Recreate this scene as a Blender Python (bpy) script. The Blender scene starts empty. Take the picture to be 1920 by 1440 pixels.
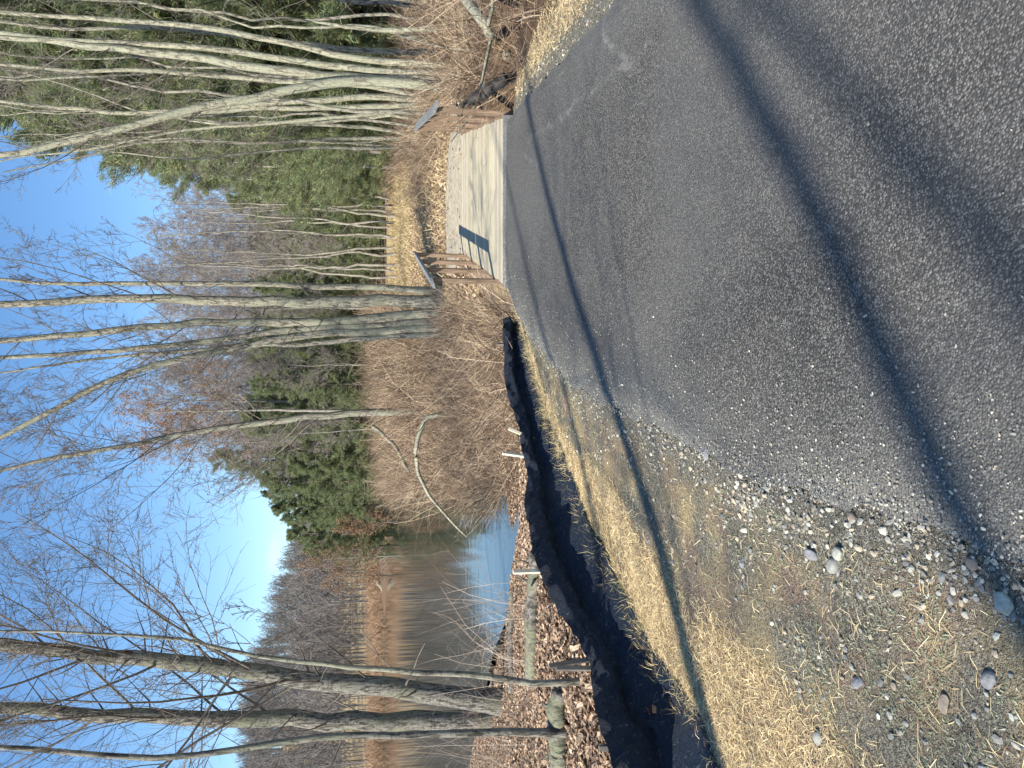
import bpy, math
import numpy as np
from mathutils import Matrix, Vector
C = bpy.context.scene
R = math.radians
rad = np.array

# ------------------------------------------------------------------ camera
# phone held sideways: the picture's left edge is the top of the world
CAMH = 1.6
PITCH = math.atan(272/1442)
cp, sp = math.cos(PITCH), math.sin(PITCH)
cam_d = bpy.data.cameras.new('camera'); cam = bpy.data.objects.new('camera', cam_d)
C.collection.objects.link(cam)
m = Matrix(((0, 1, 0, 0), (-sp, 0, -cp, 0), (-cp, 0, sp, CAMH), (0, 0, 0, 1)))
cam.matrix_world = m
cam_d.sensor_width = 36; cam_d.lens = 36*1442/1920
cam_d.clip_start = .05; cam_d.clip_end = 3000
C.camera = cam

# ------------------------------------------------------------------ sky, sun, exposure
SUN_AZ = (-0.72, -0.69); SUN_EL = 45
w = bpy.data.worlds.new('World'); C.world = w; w.use_nodes = True
nt = w.node_tree; nt.nodes.clear()
sky = nt.nodes.new('ShaderNodeTexSky'); sky.sky_type = 'NISHITA'; sky.sun_disc = False
sky.sun_elevation = R(SUN_EL); sky.sun_rotation = math.atan2(SUN_AZ[0], SUN_AZ[1])
sky.air_density = 1.0; sky.dust_density = .1; sky.ozone_density = 2.2; sky.altitude = 100
bg = nt.nodes.new('ShaderNodeBackground'); bg.inputs[1].default_value = .118
out = nt.nodes.new('ShaderNodeOutputWorld')
hs = nt.nodes.new('ShaderNodeHueSaturation'); hs.inputs['Saturation'].default_value = 1.18
nt.links.new(sky.outputs[0], hs.inputs['Color']); 
tc = nt.nodes.new('ShaderNodeTexCoord'); nz = nt.nodes.new('ShaderNodeTexNoise'); nz.inputs['Scale'].default_value = 14; nz.inputs['Detail'].default_value = 6
nt.links.new(tc.outputs['Generated'], nz.inputs['Vector'])
vm = nt.nodes.new('ShaderNodeVectorMath'); vm.operation = 'DISTANCE'; cd_ = Vector(tuple(float(q) for q in ((400-720)/1442, cp-(515-960)/1442*sp, -sp-(515-960)/1442*cp))).normalized()
mpw = nt.nodes.new('ShaderNodeMapping'); mpw.inputs['Scale'].default_value = (1, 1, 2.4); nt.links.new(tc.outputs['Generated'], mpw.inputs[0]); nt.links.new(mpw.outputs[0], vm.inputs[0]); vm.inputs[1].default_value = (cd_.x, cd_.y, cd_.z*2.4)
m1 = nt.nodes.new('ShaderNodeMath'); m1.operation = 'MULTIPLY_ADD'; m1.inputs[1].default_value = -14; nt.links.new(vm.outputs['Value'], m1.inputs[0]); nt.links.new(nz.outputs[0], m1.inputs[2])
rp = nt.nodes.new('ShaderNodeValToRGB'); rp.color_ramp.elements[0].position = .12; rp.color_ramp.elements[1].position = .6; nt.links.new(m1.outputs[0], rp.inputs[0])
mxw = nt.nodes.new('ShaderNodeMix'); mxw.data_type = 'RGBA'; nt.links.new(rp.outputs[0], mxw.inputs[0]); nt.links.new(hs.outputs[0], mxw.inputs[6]); mxw.inputs[7].default_value = (4.2, 4.5, 5.0, 1)
nt.links.new(mxw.outputs[2], bg.inputs[0]); nt.links.new(bg.outputs[0], out.inputs[0])
sl = bpy.data.lights.new('sun', 'SUN'); sl.energy = 5.0; sl.angle = R(.55); sl.color = (1, .93, .80)
so = bpy.data.objects.new('sun', sl); C.collection.objects.link(so)
ce = math.cos(R(SUN_EL)); n_ = math.hypot(*SUN_AZ)
sd = Vector((SUN_AZ[0]/n_*ce, SUN_AZ[1]/n_*ce, math.sin(R(SUN_EL))))
so.rotation_euler = sd.to_track_quat('Z', 'Y').to_euler()
C.view_settings.view_transform = 'Standard'; C.view_settings.look = 'None'
C.view_settings.exposure = .86; C.view_settings.gamma = 1

# ------------------------------------------------------------------ helpers
def ray(u, v):      # upright pixel -> world direction
    x, d = (u-720)/1442, (v-960)/1442
    return np.array([x, cp-d*sp, -sp-d*cp])
def G(u, v, z=0.):
    r = ray(u, v); t = (z-CAMH)/r[2]; return np.array([0, 0, CAMH])+r*t
def atY(u, v, Y):
    r = ray(u, v); return np.array([0, 0, CAMH])+r*(Y/r[1])

def tag(o, label=None, cat=None, group=None, kind=None):
    if label: o['label'] = label
    if cat: o['category'] = cat
    if group: o['group'] = group
    if kind: o['kind'] = kind
    return o
def empty(name, loc=(0, 0, 0), rz=0):
    o = bpy.data.objects.new(name, None); C.collection.objects.link(o)
    o.location = loc; o.rotation_euler = (0, 0, rz); o.empty_display_size = .1
    return o
def mkmesh(name, V, F, mat, smooth=False, tint=None):
    V = np.asarray(V, np.float32); F = np.asarray(F, np.int32)
    me = bpy.data.meshes.new(name)
    n, k = F.shape
    me.vertices.add(len(V)); me.vertices.foreach_set('co', V.ravel())
    me.loops.add(n*k); me.loops.foreach_set('vertex_index', F.ravel())
    me.polygons.add(n); me.polygons.foreach_set('loop_start', np.arange(0, n*k, k, dtype=np.int32))
    try: me.polygons.foreach_set('loop_total', np.full(n, k, np.int32))
    except Exception: pass
    me.update(calc_edges=True)
    me.polygons.foreach_set('use_smooth', np.full(n, smooth, bool))
    if tint is not None:
        a = me.color_attributes.new('tint', 'FLOAT_COLOR', 'POINT')
        t = np.asarray(tint, np.float32)
        if t.ndim == 1: t = np.repeat(t[:, None], 3, 1)
        if t.shape[1] == 3: t = np.concatenate([t, np.ones((len(t), 1), np.float32)], 1)
        a.data.foreach_set('color', t.ravel())
    me.materials.append(mat); me.validate()
    return me
def mk(name, V, F, mat, parent=None, smooth=False, tint=None):
    o = bpy.data.objects.new(name, mkmesh(name, V, F, mat, smooth, tint))
    C.collection.objects.link(o)
    if parent: o.parent = parent
    return o
def smooth01(x): x = np.clip(x, 0, 1); return x*x*(3-2*x)
def norm(a): return a/np.maximum(np.linalg.norm(a, axis=-1, keepdims=True), 1e-9)

# cheap 2-D value noise
_rng0 = np.random.default_rng(5); _T = _rng0.random((256, 256))
def vnoise(x, y):
    x = np.asarray(x, float); y = np.asarray(y, float)
    xi = np.floor(x).astype(int); yi = np.floor(y).astype(int)
    fx = x-xi; fy = y-yi; fx = fx*fx*(3-2*fx); fy = fy*fy*(3-2*fy)
    a = _T[xi & 255, yi & 255]; b = _T[(xi+1) & 255, yi & 255]
    c = _T[xi & 255, (yi+1) & 255]; d = _T[(xi+1) & 255, (yi+1) & 255]
    return (a*(1-fx)+b*fx)*(1-fy)+(c*(1-fx)+d*fx)*fy
def fbm(x, y, o=4):
    s = 0; a = .5
    for i in range(o): s = s+a*(vnoise(x*2**i+i*17.3, y*2**i+i*9.1)-.5)*2; a *= .5
    return s

# ------------------------------------------------------------------ materials
class NB:
    def __init__(s, name, rough=.8, spec=.3):
        s.m = bpy.data.materials.new(name); s.m.use_nodes = True; s.t = s.m.node_tree; s.t.nodes.clear()
        s.o = s.t.nodes.new('ShaderNodeOutputMaterial'); s.p = s.t.nodes.new('ShaderNodeBsdfPrincipled')
        s.t.links.new(s.p.outputs[0], s.o.inputs[0]); s.p.inputs['Roughness'].default_value = rough
        s.p.inputs['Specular IOR Level'].default_value = spec
        s.co = s.t.nodes.new('ShaderNodeTexCoord')
    def vec(s, sc=(1, 1, 1), world=False):
        mp = s.t.nodes.new('ShaderNodeMapping'); mp.inputs['Scale'].default_value = sc
        s.t.links.new(s.co.outputs['Object'], mp.inputs[0]); return mp.outputs[0]
    def noise(s, scale, vec=None, det=4, rough=.6, dist=0):
        n = s.t.nodes.new('ShaderNodeTexNoise'); n.inputs['Scale'].default_value = scale
        n.inputs['Detail'].default_value = det; n.inputs['Roughness'].default_value = rough
        n.inputs['Distortion'].default_value = dist
        s.t.links.new(vec or s.vec(), n.inputs['Vector']); return n.outputs[0]
    def vor(s, scale, vec=None, feat='F1', out=0):
        n = s.t.nodes.new('ShaderNodeTexVoronoi'); n.inputs['Scale'].default_value = scale; n.feature = feat
        s.t.links.new(vec or s.vec(), n.inputs['Vector']); return n.outputs[out]
    def ramp(s, f, stops, interp='LINEAR'):
        n = s.t.nodes.new('ShaderNodeValToRGB'); s.t.links.new(f, n.inputs[0]); n.color_ramp.interpolation = interp
        e = n.color_ramp.elements
        while len(e) < len(stops): e.new(.5)
        for i, (p, c) in enumerate(stops):
            e[i].position = p
            e[i].color = (c, c, c, 1) if isinstance(c, (int, float)) else (*c, 1)
        return n.outputs[0]
    def mix(s, f, a, b, mode='MIX'):
        n = s.t.nodes.new('ShaderNodeMix'); n.data_type = 'RGBA'; n.blend_type = mode; n.clamp_factor = True
        for sock, val in ((n.inputs[0], f), (n.inputs[6], a), (n.inputs[7], b)):
            if isinstance(val, (int, float)): sock.default_value = val if sock == n.inputs[0] else (val, val, val, 1)
            elif isinstance(val, tuple): sock.default_value = (*val, 1)
            else: s.t.links.new(val, sock)
        return n.outputs[2]
    def math(s, op, a, b=0.):
        n = s.t.nodes.new('ShaderNodeMath'); n.operation = op
        for i, val in enumerate((a, b)):
            if isinstance(val, (int, float)): n.inputs[i].default_value = val
            else: s.t.links.new(val, n.inputs[i])
        return n.outputs[0]
    def attr(s, name='tint'):
        n = s.t.nodes.new('ShaderNodeAttribute'); n.attribute_name = name; return n.outputs['Color']
    def sep(s, c):
        n = s.t.nodes.new('ShaderNodeSeparateColor'); s.t.links.new(c, n.inputs[0]); return n.outputs
    def color(s, c):
        if isinstance(c, tuple): s.p.inputs['Base Color'].default_value = (*c, 1)
        else: s.t.links.new(c, s.p.inputs['Base Color'])
        return s
    def bump(s, h, strength=.5, dist=.01):
        b = s.t.nodes.new('ShaderNodeBump'); b.inputs['Strength'].default_value = strength
        b.inputs['Distance'].default_value = dist; s.t.links.new(h, b.inputs['Height'])
        s.t.links.new(b.outputs[0], s.p.inputs['Normal']); return s

def bark(name, light, dark, lichen, sc=1.):
    b = NB(name, .9, .15)
    v = b.vec((9*sc, 9*sc, 2.0*sc))
    f = b.noise(3.0, v, 6, .65, .4)
    p = b.noise(1.1, b.vec((2.2, 2.2, 1.1)), 4, .6)
    c = b.mix(b.ramp(f, [(.42, 0.), (.54, 1.)]), dark, light)
    bands = b.noise(1.0, b.vec((5, 5, 34*sc)), 3, .6); c = b.mix(b.ramp(bands, [(.56, 0.), (.66, .55)]), c, tuple(x*.6 for x in dark))
    c = b.mix(b.ramp(p, [(.48, 0.), (.6, .75)]), c, lichen)
    sp_ = b.noise(26*sc, b.vec((1, 1, 1)), 3)
    c = b.mix(b.ramp(sp_, [(.56, 0.), (.66, .5)]), c, tuple(x*.35 for x in dark))
    b.color(c).bump(f, 1., .03); return b.m
M_bark_g = bark('bark_grey', (.33, .31, .25), (.09, .083, .07), (.29, .295, .22))
M_bark_d = bark('bark_dark', (.25, .235, .205), (.055, .05, .045), (.19, .195, .14))
M_bark_p = bark('bark_pale', (.40, .385, .29), (.15, .14, .11), (.35, .355, .265))
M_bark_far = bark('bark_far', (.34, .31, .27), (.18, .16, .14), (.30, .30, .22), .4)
M_pinebark = bark('pine_bark', (.2, .17, .14), (.07, .055, .045), (.18, .17, .13))
def plain(name, c, rough=.85, spec=.2, var=.25, sc=6):
    b = NB(name, rough, spec); n = b.noise(sc, None, 3)
    b.color(b.mix(b.ramp(n, [(.3, 0.), (.7, 1.)]), tuple(x*(1-var) for x in c), tuple(min(1, x*(1+var)) for x in c)))
    return b.m
def tinted(name, c, rough=.85, spec=.2, trans=0.):
    b = NB(name, rough, spec); b.color(b.mix(1., c, b.attr(), 'MULTIPLY'))
    if trans:
        t = b.t.nodes.new('ShaderNodeBsdfTranslucent'); mx = b.t.nodes.new('ShaderNodeMixShader')
        mx.inputs[0].default_value = trans
        b.t.links.new(b.mix(1., c, b.attr(), 'MULTIPLY'), t.inputs[0])
        b.t.links.new(b.p.outputs[0], mx.inputs[1]); b.t.links.new(t.outputs[0], mx.inputs[2])
        b.t.links.new(mx.outputs[0], b.o.inputs[0])
    return b.m
M_twig = plain('twig_bark', (.15, .13, .11), .8)
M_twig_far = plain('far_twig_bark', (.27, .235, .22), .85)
M_needle = tinted('pine_needles', (.25, .29, .155), .6, .25, .4)
M_leaf = tinted('dead_leaf', (1, 1, 1), .75, .25, .2)
M_straw = tinted('dry_grass', (1, 1, 1), .75, .25, .15)
M_stem = tinted('bramble_stem', (1, 1, 1), .75, .2)
M_stone = tinted('stone', (1, 1, 1), .85, .25)
M_hillwood = tinted('hill_wood_bark', (1, 1, 1), .9, .1)

# ------------------------------------------------------------------ plan of the place
EL = np.array([(-3.2, -14), (-1.9, -6), (-.8, -1.5), (-.5, .6)] +
              [tuple(G(u, v)[:2]) for u, v in [(380, 1920), (490, 1620), (540, 1400), (605, 1280), (655, 1190), (690, 1120), (728, 1060), (800, 1000), (858, 965), (905, 948)]])
ER = np.array([(-.4, -14), (1.2, -6), (2.0, -1.5), (2.15, .6), (2.2, 1.64), (2.25, 2.3), (2.3, 3.05), (2.4, 3.9), (2.5, 4.6)] +
              [tuple(G(u, v)[:2]) for u, v in [(1430, 1145), (1375, 1090), (1310, 1035), (1260, 985), (1216, 951)]])
def polydist(px, py, poly, closed=False):
    d = np.full(np.shape(px), 1e9); P = np.asarray(poly)
    n = len(P) if closed else len(P)-1
    for i in range(n):
        a = P[i]; b = P[(i+1) % len(P)]; ab = b-a
        t = np.clip(((px-a[0])*ab[0]+(py-a[1])*ab[1])/(ab@ab+1e-12), 0, 1)
        d = np.minimum(d, np.hypot(px-a[0]-t*ab[0], py-a[1]-t*ab[1]))
    return d
def inside(px, py, poly):
    P = np.asarray(poly); c = np.zeros(np.shape(px), bool)
    for i in range(len(P)):
        x1, y1 = P[i]; x2, y2 = P[(i+1) % len(P)]
        if y1 == y2: continue
        k = ((y1 > py) != (y2 > py)) & (px < (x2-x1)*(py-y1)/(y2-y1)+x1)
        c ^= k
    return c
ROAD = np.concatenate([EL, ER[::-1]])
WZ = -1.1
sh = [(-60, 888), (40, 890), (130, 905), (200, 935), (250, 954), (330, 958), (420, 957), (500, 955), (543, 938), (548, 915), (525, 895), (505, 866), (512, 820), (515, 780), (512, 750), (490, 728)]
POND = np.array([tuple(G(u, v, WZ)[:2]) for u, v in sh] + [(-45, 128), (-60, 124), (-85, 127), (-110, 135), (-150, 130), (-170, 90), (-120, 50), (-70, 30), (-30, 23)])
FENCE = np.array([(-4.6, .4), (-3.2, 2.2)] + [tuple(G(u, v, -.06)[:2]) for u, v in [(4, 1290), (131, 1215), (259, 1165), (352, 1108), (427, 1075), (521, 1040), (610, 1000), (720, 972), (835, 942)]])
def resample(P, n):
    P = np.asarray(P, float); s = np.r_[0, np.cumsum(np.linalg.norm(np.diff(P, axis=0), axis=1))]
    t = np.linspace(0, s[-1], n); return np.stack([np.interp(t, s, P[:, k]) for k in range(P.shape[1])], 1)

def hgt(x, y, fine=True):
    x = np.asarray(x, float); y = np.asarray(y, float)
    dw = polydist(x, y, POND, True); dw = np.where(inside(x, y, POND), -dw, dw)
    bank = np.where(dw > 0, .10*np.minimum(dw, .3)/.3+.128*dw, dw*.35)
    bank = np.maximum(bank, -1.4)
    cap = 1.1
    h = WZ+np.where(bank < cap-.25, bank, cap-.25*np.exp(-(bank-(cap-.25))/.25))
    # hill beyond the pond
    hh = smooth01((y-132)/150)*(4+24*smooth01((-x-25)/95)); h = h+hh
    h = h+smooth01((y-150)/250)*6
    # ditch running under the footbridge
    dd = polydist(x, y, np.array([(-3.2, 14.2), (-.6, 11.6), (1.2, 10.9), (3.2, 10.3), (5.5, 9.3), (11, 8.4)]))
    h = h-.55*np.exp(-(dd/.55)**2)*np.clip((h+1.1)*2, 0, 1)
    dr = polydist(x, y, ROAD, True); rd = inside(x, y, ROAD)
    sdr = np.where(rd, -dr, dr)
    lump = fbm(x*.35, y*.35, 4)*.10+fbm(x*2.1, y*2.1, 3)*.035
    h = h+lump*smooth01((sdr-.1)/1.2)
    if fine: h = h+fbm(x*9, y*9, 3)*.012*smooth01((sdr)/.25)
    h = h-.05*smooth01((sdr)/.8)
    dl_ = np.hypot((x-3.4)/1.7, (y-14.1)/1.7); h = h*(1-smooth01((1.5-dl_)/.6))+(-.02)*smooth01((1.5-dl_)/.6)
    h = np.where(sdr < .03, h-.03*smooth01((.03-sdr)/.06), h)
    return h

# ------------------------------------------------------------------ terrain
def axis(a, b, fine, lo, hi, g):
    xs = list(np.arange(a, b, fine)); s = fine; x = xs[-1]
    while x < hi: s = min(s*g, 14); x += s; xs.append(x)
    s = fine; x = a; L = []
    while x > lo: s = min(s*g, 14); x -= s; L.append(x)
    return np.array(L[::-1]+xs)
gx = axis(-5, 5, .045, -420, 420, 1.06); gy = axis(1.2, 12, .045, -25, 700, 1.05)
X, Y = np.meshgrid(gx, gy); Z = hgt(X, Y)
nx, ny = len(gx), len(gy)
idx = np.arange(nx*ny).reshape(ny, nx)
F = np.stack([idx[:-1, :-1], idx[:-1, 1:], idx[1:, 1:], idx[1:, :-1]], -1).reshape(-1, 4)
dr = polydist(X, Y, ROAD, True); dfe = polydist(X, Y, FENCE)
# is the point beyond the fence (on the pond side)?
yf = np.interp(X, FENCE[:, 0], FENCE[:, 1]); beyond = (Y > yf) & (X < 1.0)
beyond_s = np.where(beyond, dfe, -dfe)
FRAC = lambda d, x, y: d/(d+polydist(x, y, FENCE)+.05)+.16*fbm(x*1.6, y*1.6, 3)
gravel = np.where(X < 1.2, (1-smooth01((FRAC(dr, X, Y)-.36)/.2))*np.clip(-.35+1.9*vnoise(X*5, Y*5), 0, 1), 1-smooth01((dr-.35+fbm(X*3, Y*3)*.25)/.45))
gravel = np.maximum(gravel, 1-smooth01((dr-.08)/.1))
litter = smooth01(beyond_s/.3)
litter = np.maximum(litter, smooth01((X-3.0-.25*np.maximum(Y-6, -4)*0-fbm(X, Y)*.4)/.5)*(Y < 14)*(X-3.4 > 0))
field = smooth01((Y-13)/3)*smooth01((X-.5)/1.5)
field = np.maximum(field, smooth01((Y-128)/5)*.6)
litter = litter*(1-field)
tint = np.stack([gravel, litter, field], -1).reshape(-1, 3)
b = NB('ground_soil', .95, .15)
s_ = b.sep(b.attr())
n1 = b.noise(2.2, None, 5); n2 = b.noise(60, None, 3, .7); n3 = b.noise(9, None, 4)
soil = b.mix(b.ramp(n2, [(.3, 0.), (.7, 1.)]), (.11, .08, .06), (.40, .30, .225))
straw = b.mix(b.ramp(n2, [(.3, 0.), (.65, 1.)]), (.22, .16, .085), (.50, .41, .24))
soilstraw = b.mix(b.ramp(n1, [(.42, 0.), (.58, 1.)]), soil, straw)
grav = b.mix(b.ramp(b.vor(70), [(.1, 1.), (.75, 0.)]), (.11, .10, .08), (.32, .30, .235))
lit = b.mix(b.ramp(n2, [(.3, 0.), (.7, 1.)]), (.045, .03, .02), (.24, .16, .10))
fld = b.mix(b.ramp(b.noise(1.2, b.vec((.35, 1.2, 1)), 5), [(.4, 0.), (.6, 1.)]), (.27, .20, .125), (.46, .38, .21))
fld = b.mix(b.ramp(n3, [(.3, .6), (.55, 0.)]), fld, (.15, .11, .07))
c = b.mix(s_[0], soilstraw, grav); c = b.mix(s_[1], c, lit); c = b.mix(s_[2], c, fld)
b.color(c).bump(b.math('ADD', n2, b.noise(170, None, 2)), .9, .02)
ground = mk('ground', np.stack([X, Y, Z], -1).reshape(-1, 3), F, b.m, None, True, tint)
tag(ground, 'soil and leaf covered ground round the path and pond', 'ground', kind='structure')

# ------------------------------------------------------------------ asphalt path
nA, nB = 720, 130
L_ = resample(EL, nA); R_ = resample(ER, nA)
t = np.linspace(0, 1, nB)
ex = fbm(L_[:, 0]*8, L_[:, 1]*8, 3)*.05; ex2 = fbm(R_[:, 0]*8+40, R_[:, 1]*8, 3)*.05
P = (L_[:, None, :]*(1-t)[None, :, None]+R_[:, None, :]*t[None, :, None])
P[..., 0] += (ex[:, None]*(1-t)**6+ex2[:, None]*t**6)
ed = polydist(P[..., 0], P[..., 1], np.concatenate([L_[::6], R_[::6][::-1]]), True)
ed = np.minimum(np.linspace(0, 1, nB)[None, :], 1-np.linspace(0, 1, nB)[None, :])*2.6+0*ed
zz = -.012+.022*smooth01(ed/.12)+fbm(P[..., 0]*1.2, P[..., 1]*1.2)*.006+fbm(P[..., 0]*14, P[..., 1]*14, 2)*.0012
zz = np.where(P[..., 1] > 8.7, np.minimum(zz, .004), zz)
dl = t[None, :]*2.6*np.ones((nA, 1))
scuffs = [[(1180, 992), (1200, 1040), (1240, 1080), (1290, 1130), (1345, 1210)], [(1390, 1130), (1330, 1180), (1300, 1210)], [(860, 1030), (900, 1045), (885, 1010)], [(1150, 985), (1130, 1010), (1170, 1000)]]
sc = np.zeros(P.shape[:2])
for s in scuffs:
    q = np.array([G(u, v)[:2] for u, v in s]); wq = fbm(P[..., 0]*5, P[..., 1]*5)*.09; sc = np.maximum(sc, np.exp(-(polydist(P[..., 0]+wq, P[..., 1]-wq, q)/.022)**2))
sc *= np.clip(1.5*vnoise(P[..., 0]*9, P[..., 1]*9)-.35, 0, 1)*.6
dust = np.exp(-dl/.22)*(.75+.5*fbm(P[..., 0]*2.3, P[..., 1]*2.3)) + .3*np.exp(-(2.6-dl)/.2)
wear = .5+1.5*fbm(P[..., 0]*1.1+3, P[..., 1]*1.1)
idx = np.arange(nA*nB).reshape(nA, nB)
F = np.stack([idx[:-1, :-1], idx[:-1, 1:], idx[1:, 1:], idx[1:, :-1]], -1).reshape(-1, 4)
b = NB('asphalt', .75, .35)
s_ = b.sep(b.attr())
cell = b.vor(125, None, 'F1', 1); cd = b.vor(125); n0 = b.noise(260, None, 3, .8); n9 = b.noise(45, None, 4, .7)
cs = b.sep(cell)
agg = b.mix(b.ramp(cs[0], [(.1, 0.), (.9, 1.)]), (.032, .0305, .028), (.27, .256, .232))
agg = b.mix(b.ramp(cd, [(.3, 0.), (.6, .85)]), agg, (.022, .021, .02))
agg = b.mix(b.ramp(cs[1], [(.955, 0.), (.975, .6)], 'LINEAR'), agg, (.32, .31, .28))
agg = b.mix(b.ramp(n9, [(.35, .5), (.6, 0.)]), agg, (.045, .044, .042))
agg = b.mix(b.math('MULTIPLY', s_[2], .35), agg, (.125, .122, .116))
agg = b.mix(b.math('MULTIPLY', s_[0], b.ramp(b.noise(140, None, 3, .8), [(.42, 0.), (.6, .85)])), agg, (.34, .33, .29))
agg = b.mix(b.math('MULTIPLY', s_[1], .55), agg, (.36, .35, .32))
b.color(agg)
h = b.math('ADD', b.math('MULTIPLY', b.math('SUBTRACT', 1., cd), 1.), b.math('MULTIPLY', n0, .35))
b.bump(h, .9, .0055)
o = mk('asphalt_path', np.concatenate([P, zz[..., None]], -1).reshape(-1, 3), F, b.m, None, True, np.stack([np.clip(dust, 0, 1), np.clip(sc, 0, 1), np.clip(wear, 0, 1)], -1).reshape(-1, 3))
tag(o, 'grey asphalt path narrowing to the footbridge', 'path', kind='structure')

# ------------------------------------------------------------------ pond
b = NB('pond_water', .04, .5); b.p.inputs['IOR'].default_value = 1.45
b.color((.035, .04, .033))
r1 = b.noise(1.0, b.vec((.9, 2.6, 1)), 3, .5); r2 = b.noise(6.0, b.vec((1, 2.2, 1)), 2)
b.bump(b.math('ADD', r1, b.math('MULTIPLY', r2, .22)), .05, .05)
PW = POND.copy(); cen = np.array([-70, 75]); PW = np.array([cen+(p-cen)*(1+2.0/np.linalg.norm(p-cen)) for p in PW])
import bmesh
bmw = bmesh.new(); vs = [bmw.verts.new((p[0], p[1], WZ)) for p in PW]; f = bmw.faces.new(vs)
if f.normal.z < 0: f.normal_flip()
bmesh.ops.triangulate(bmw, faces=[f]); me = bpy.data.meshes.new('pond_water'); bmw.to_mesh(me); bmw.free(); me.materials.append(b.m)
for p_ in me.polygons:
    pass
o = bpy.data.objects.new('pond_water', me); C.collection.objects.link(o)
tag(o, 'still pond mirroring the sky and the woods', 'water', kind='structure')

# gravel landing beyond the bridge
def ribbon(name, A, B, z, mat, n=60, k=12, jit=.06):
    A = resample(A, n); B = resample(B, n); t = np.linspace(0, 1, k)
    P = A[:, None]*(1-t)[None, :, None]+B[:, None]*t[None, :, None]
    P[:, 0, :] += np.stack([fbm(A[:, 0]*3, A[:, 1]*3), fbm(A[:, 0]*3+9, A[:, 1]*3)], 1)*jit
    Z = hgt(P[..., 0], P[..., 1], False)+z
    idx = np.arange(n*k).reshape(n, k)
    F = np.stack([idx[:-1, :-1], idx[:-1, 1:], idx[1:, 1:], idx[1:, :-1]], -1).reshape(-1, 4)
    return mk(name, np.concatenate([P, Z[..., None]], -1).reshape(-1, 3), F, mat, None, True)
b = NB('stone_dust', .9, .2)
b.color(b.mix(b.ramp(b.noise(16, None, 6, .8), [(.38, 0.), (.56, 1.)]), (.22, .18, .13), (.42, .38, .29))).bump(b.noise(90, None, 2), .6, .01)
A_ = np.array([(2.22, 12.9), (2.1, 13.6), (2.05, 14.6), (2.3, 15.6), (3.2, 16.6)]); B_ = np.array([(4.15, 12.85), (4.35, 13.2), (4.7, 13.6), (5.5, 14.2), (7.5, 14.9)]); LAND = np.concatenate([A_, B_[::-1]])
o = ribbon('gravel_path', A_, B_, .045, b.m); tag(o, 'pale stone dust path turning off past the footbridge', 'path', kind='structure')

# ------------------------------------------------------------------ tubes and trees
def tubes(P, Rr, sides):
    """P (N,K,3), Rr (N,K) -> verts, quads"""
    N, K, _ = P.shape
    T = np.gradient(P, axis=1); T = norm(T)
    ref = np.where(np.abs(T[:, :1, 2:3]) > .9, np.array([1., 0, 0]), np.array([0, 0, 1.]))
    ref = np.broadcast_to(ref, T.shape)
    A = norm(np.cross(T, ref)); B = np.cross(T, A)
    a = np.linspace(0, 2*np.pi, sides, endpoint=False)
    V = P[:, :, None, :]+Rr[:, :, None, None]*(np.cos(a)[None, None, :, None]*A[:, :, None, :]+np.sin(a)[None, None, :, None]*B[:, :, None, :])
    base = (np.arange(N)*K*sides)[:, None, None]
    i = np.arange(K-1)[None, :, None]*sides; j = np.arange(sides)[None, None, :]; j2 = (j+1) % sides
    F = np.stack([base+i+j, base+i+j2, base+i+sides+j2, base+i+sides+j], -1).reshape(-1, 4)
    return V.reshape(-1, 3), F
def join(parts):
    V = []; F = []; o = 0
    for v, f in parts: V.append(v); F.append(f+o); o += len(v)
    return np.concatenate(V), np.concatenate(F)

def branches(P, Rr, sides, mat, parent, o):
    for i in range(len(P)):
        v, f = tubes(P[i:i+1], Rr[i:i+1], sides); mk('branch', v-o, f, mat, parent, True)

def children(rng, P, Rr, n, t0, t1, lf, ang, K, rf, up=.1, wig=.12, lfj=.3, rmin=.002, taper=.25, side=None):
    """n children per parent curve"""
    N, Kp, _ = P.shape
    pid = np.repeat(np.arange(N), n)
    t = t0+(t1-t0)*((np.tile(np.arange(n), N)+rng.random(N*n))/n)
    f = t*(Kp-1); i = np.minimum(f.astype(int), Kp-2); fr = (f-i)[:, None]
    p = P[pid, i]*(1-fr)+P[pid, i+1]*fr
    r = Rr[pid, i]*(1-fr[:, 0])+Rr[pid, i+1]*fr[:, 0]
    T = norm(P[pid, i+1]-P[pid, i])
    Lp = np.linalg.norm(np.diff(P, axis=1), axis=2).sum(1)[pid]
    L = Lp*lf*(1-.55*t)*(1-lfj+2*lfj*rng.random(len(pid)))
    ref = np.where(np.abs(T[:, 2:3]) > .85, np.array([1., 0, 0]), np.array([0, 0, 1.]))
    A = norm(np.cross(T, ref)); B = np.cross(T, A)
    az = rng.random(len(pid))*2*np.pi
    if side is not None: az = side+rng.normal(0, .9, len(pid))
    an = np.radians(ang)*(.75+.5*rng.random(len(pid)))
    D = T*np.cos(an)[:, None]+(A*np.cos(az)[:, None]+B*np.sin(az)[:, None])*np.sin(an)[:, None]
    D = norm(D)
    out = np.zeros((len(pid), K, 3)); out[:, 0] = p; d = D
    st = L/(K-1)
    W = rng.normal(0, wig, (len(pid), K, 3))
    for k in range(1, K):
        d = norm(d+W[:, k]+np.array([0, 0, up]))
        out[:, k] = out[:, k-1]+d*st[:, None]
    r0 = np.maximum(r*rf, rmin)
    RR = r0[:, None]*np.linspace(1, taper, K)[None, :]
    return out, np.maximum(RR, rmin*.6)

def tree_obj(name, loc, tv, cv, bmat, tmat, label, cat, group=None, trunkname='trunk'):
    r = empty(name, loc); tag(r, label, cat, group)
    o1 = mk(trunkname, tv[0]-np.array(loc), tv[1], bmat, r, True)
    o2 = mk('crown', cv[0]-np.array(loc), cv[1], tmat, r, True)
    return r

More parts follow.
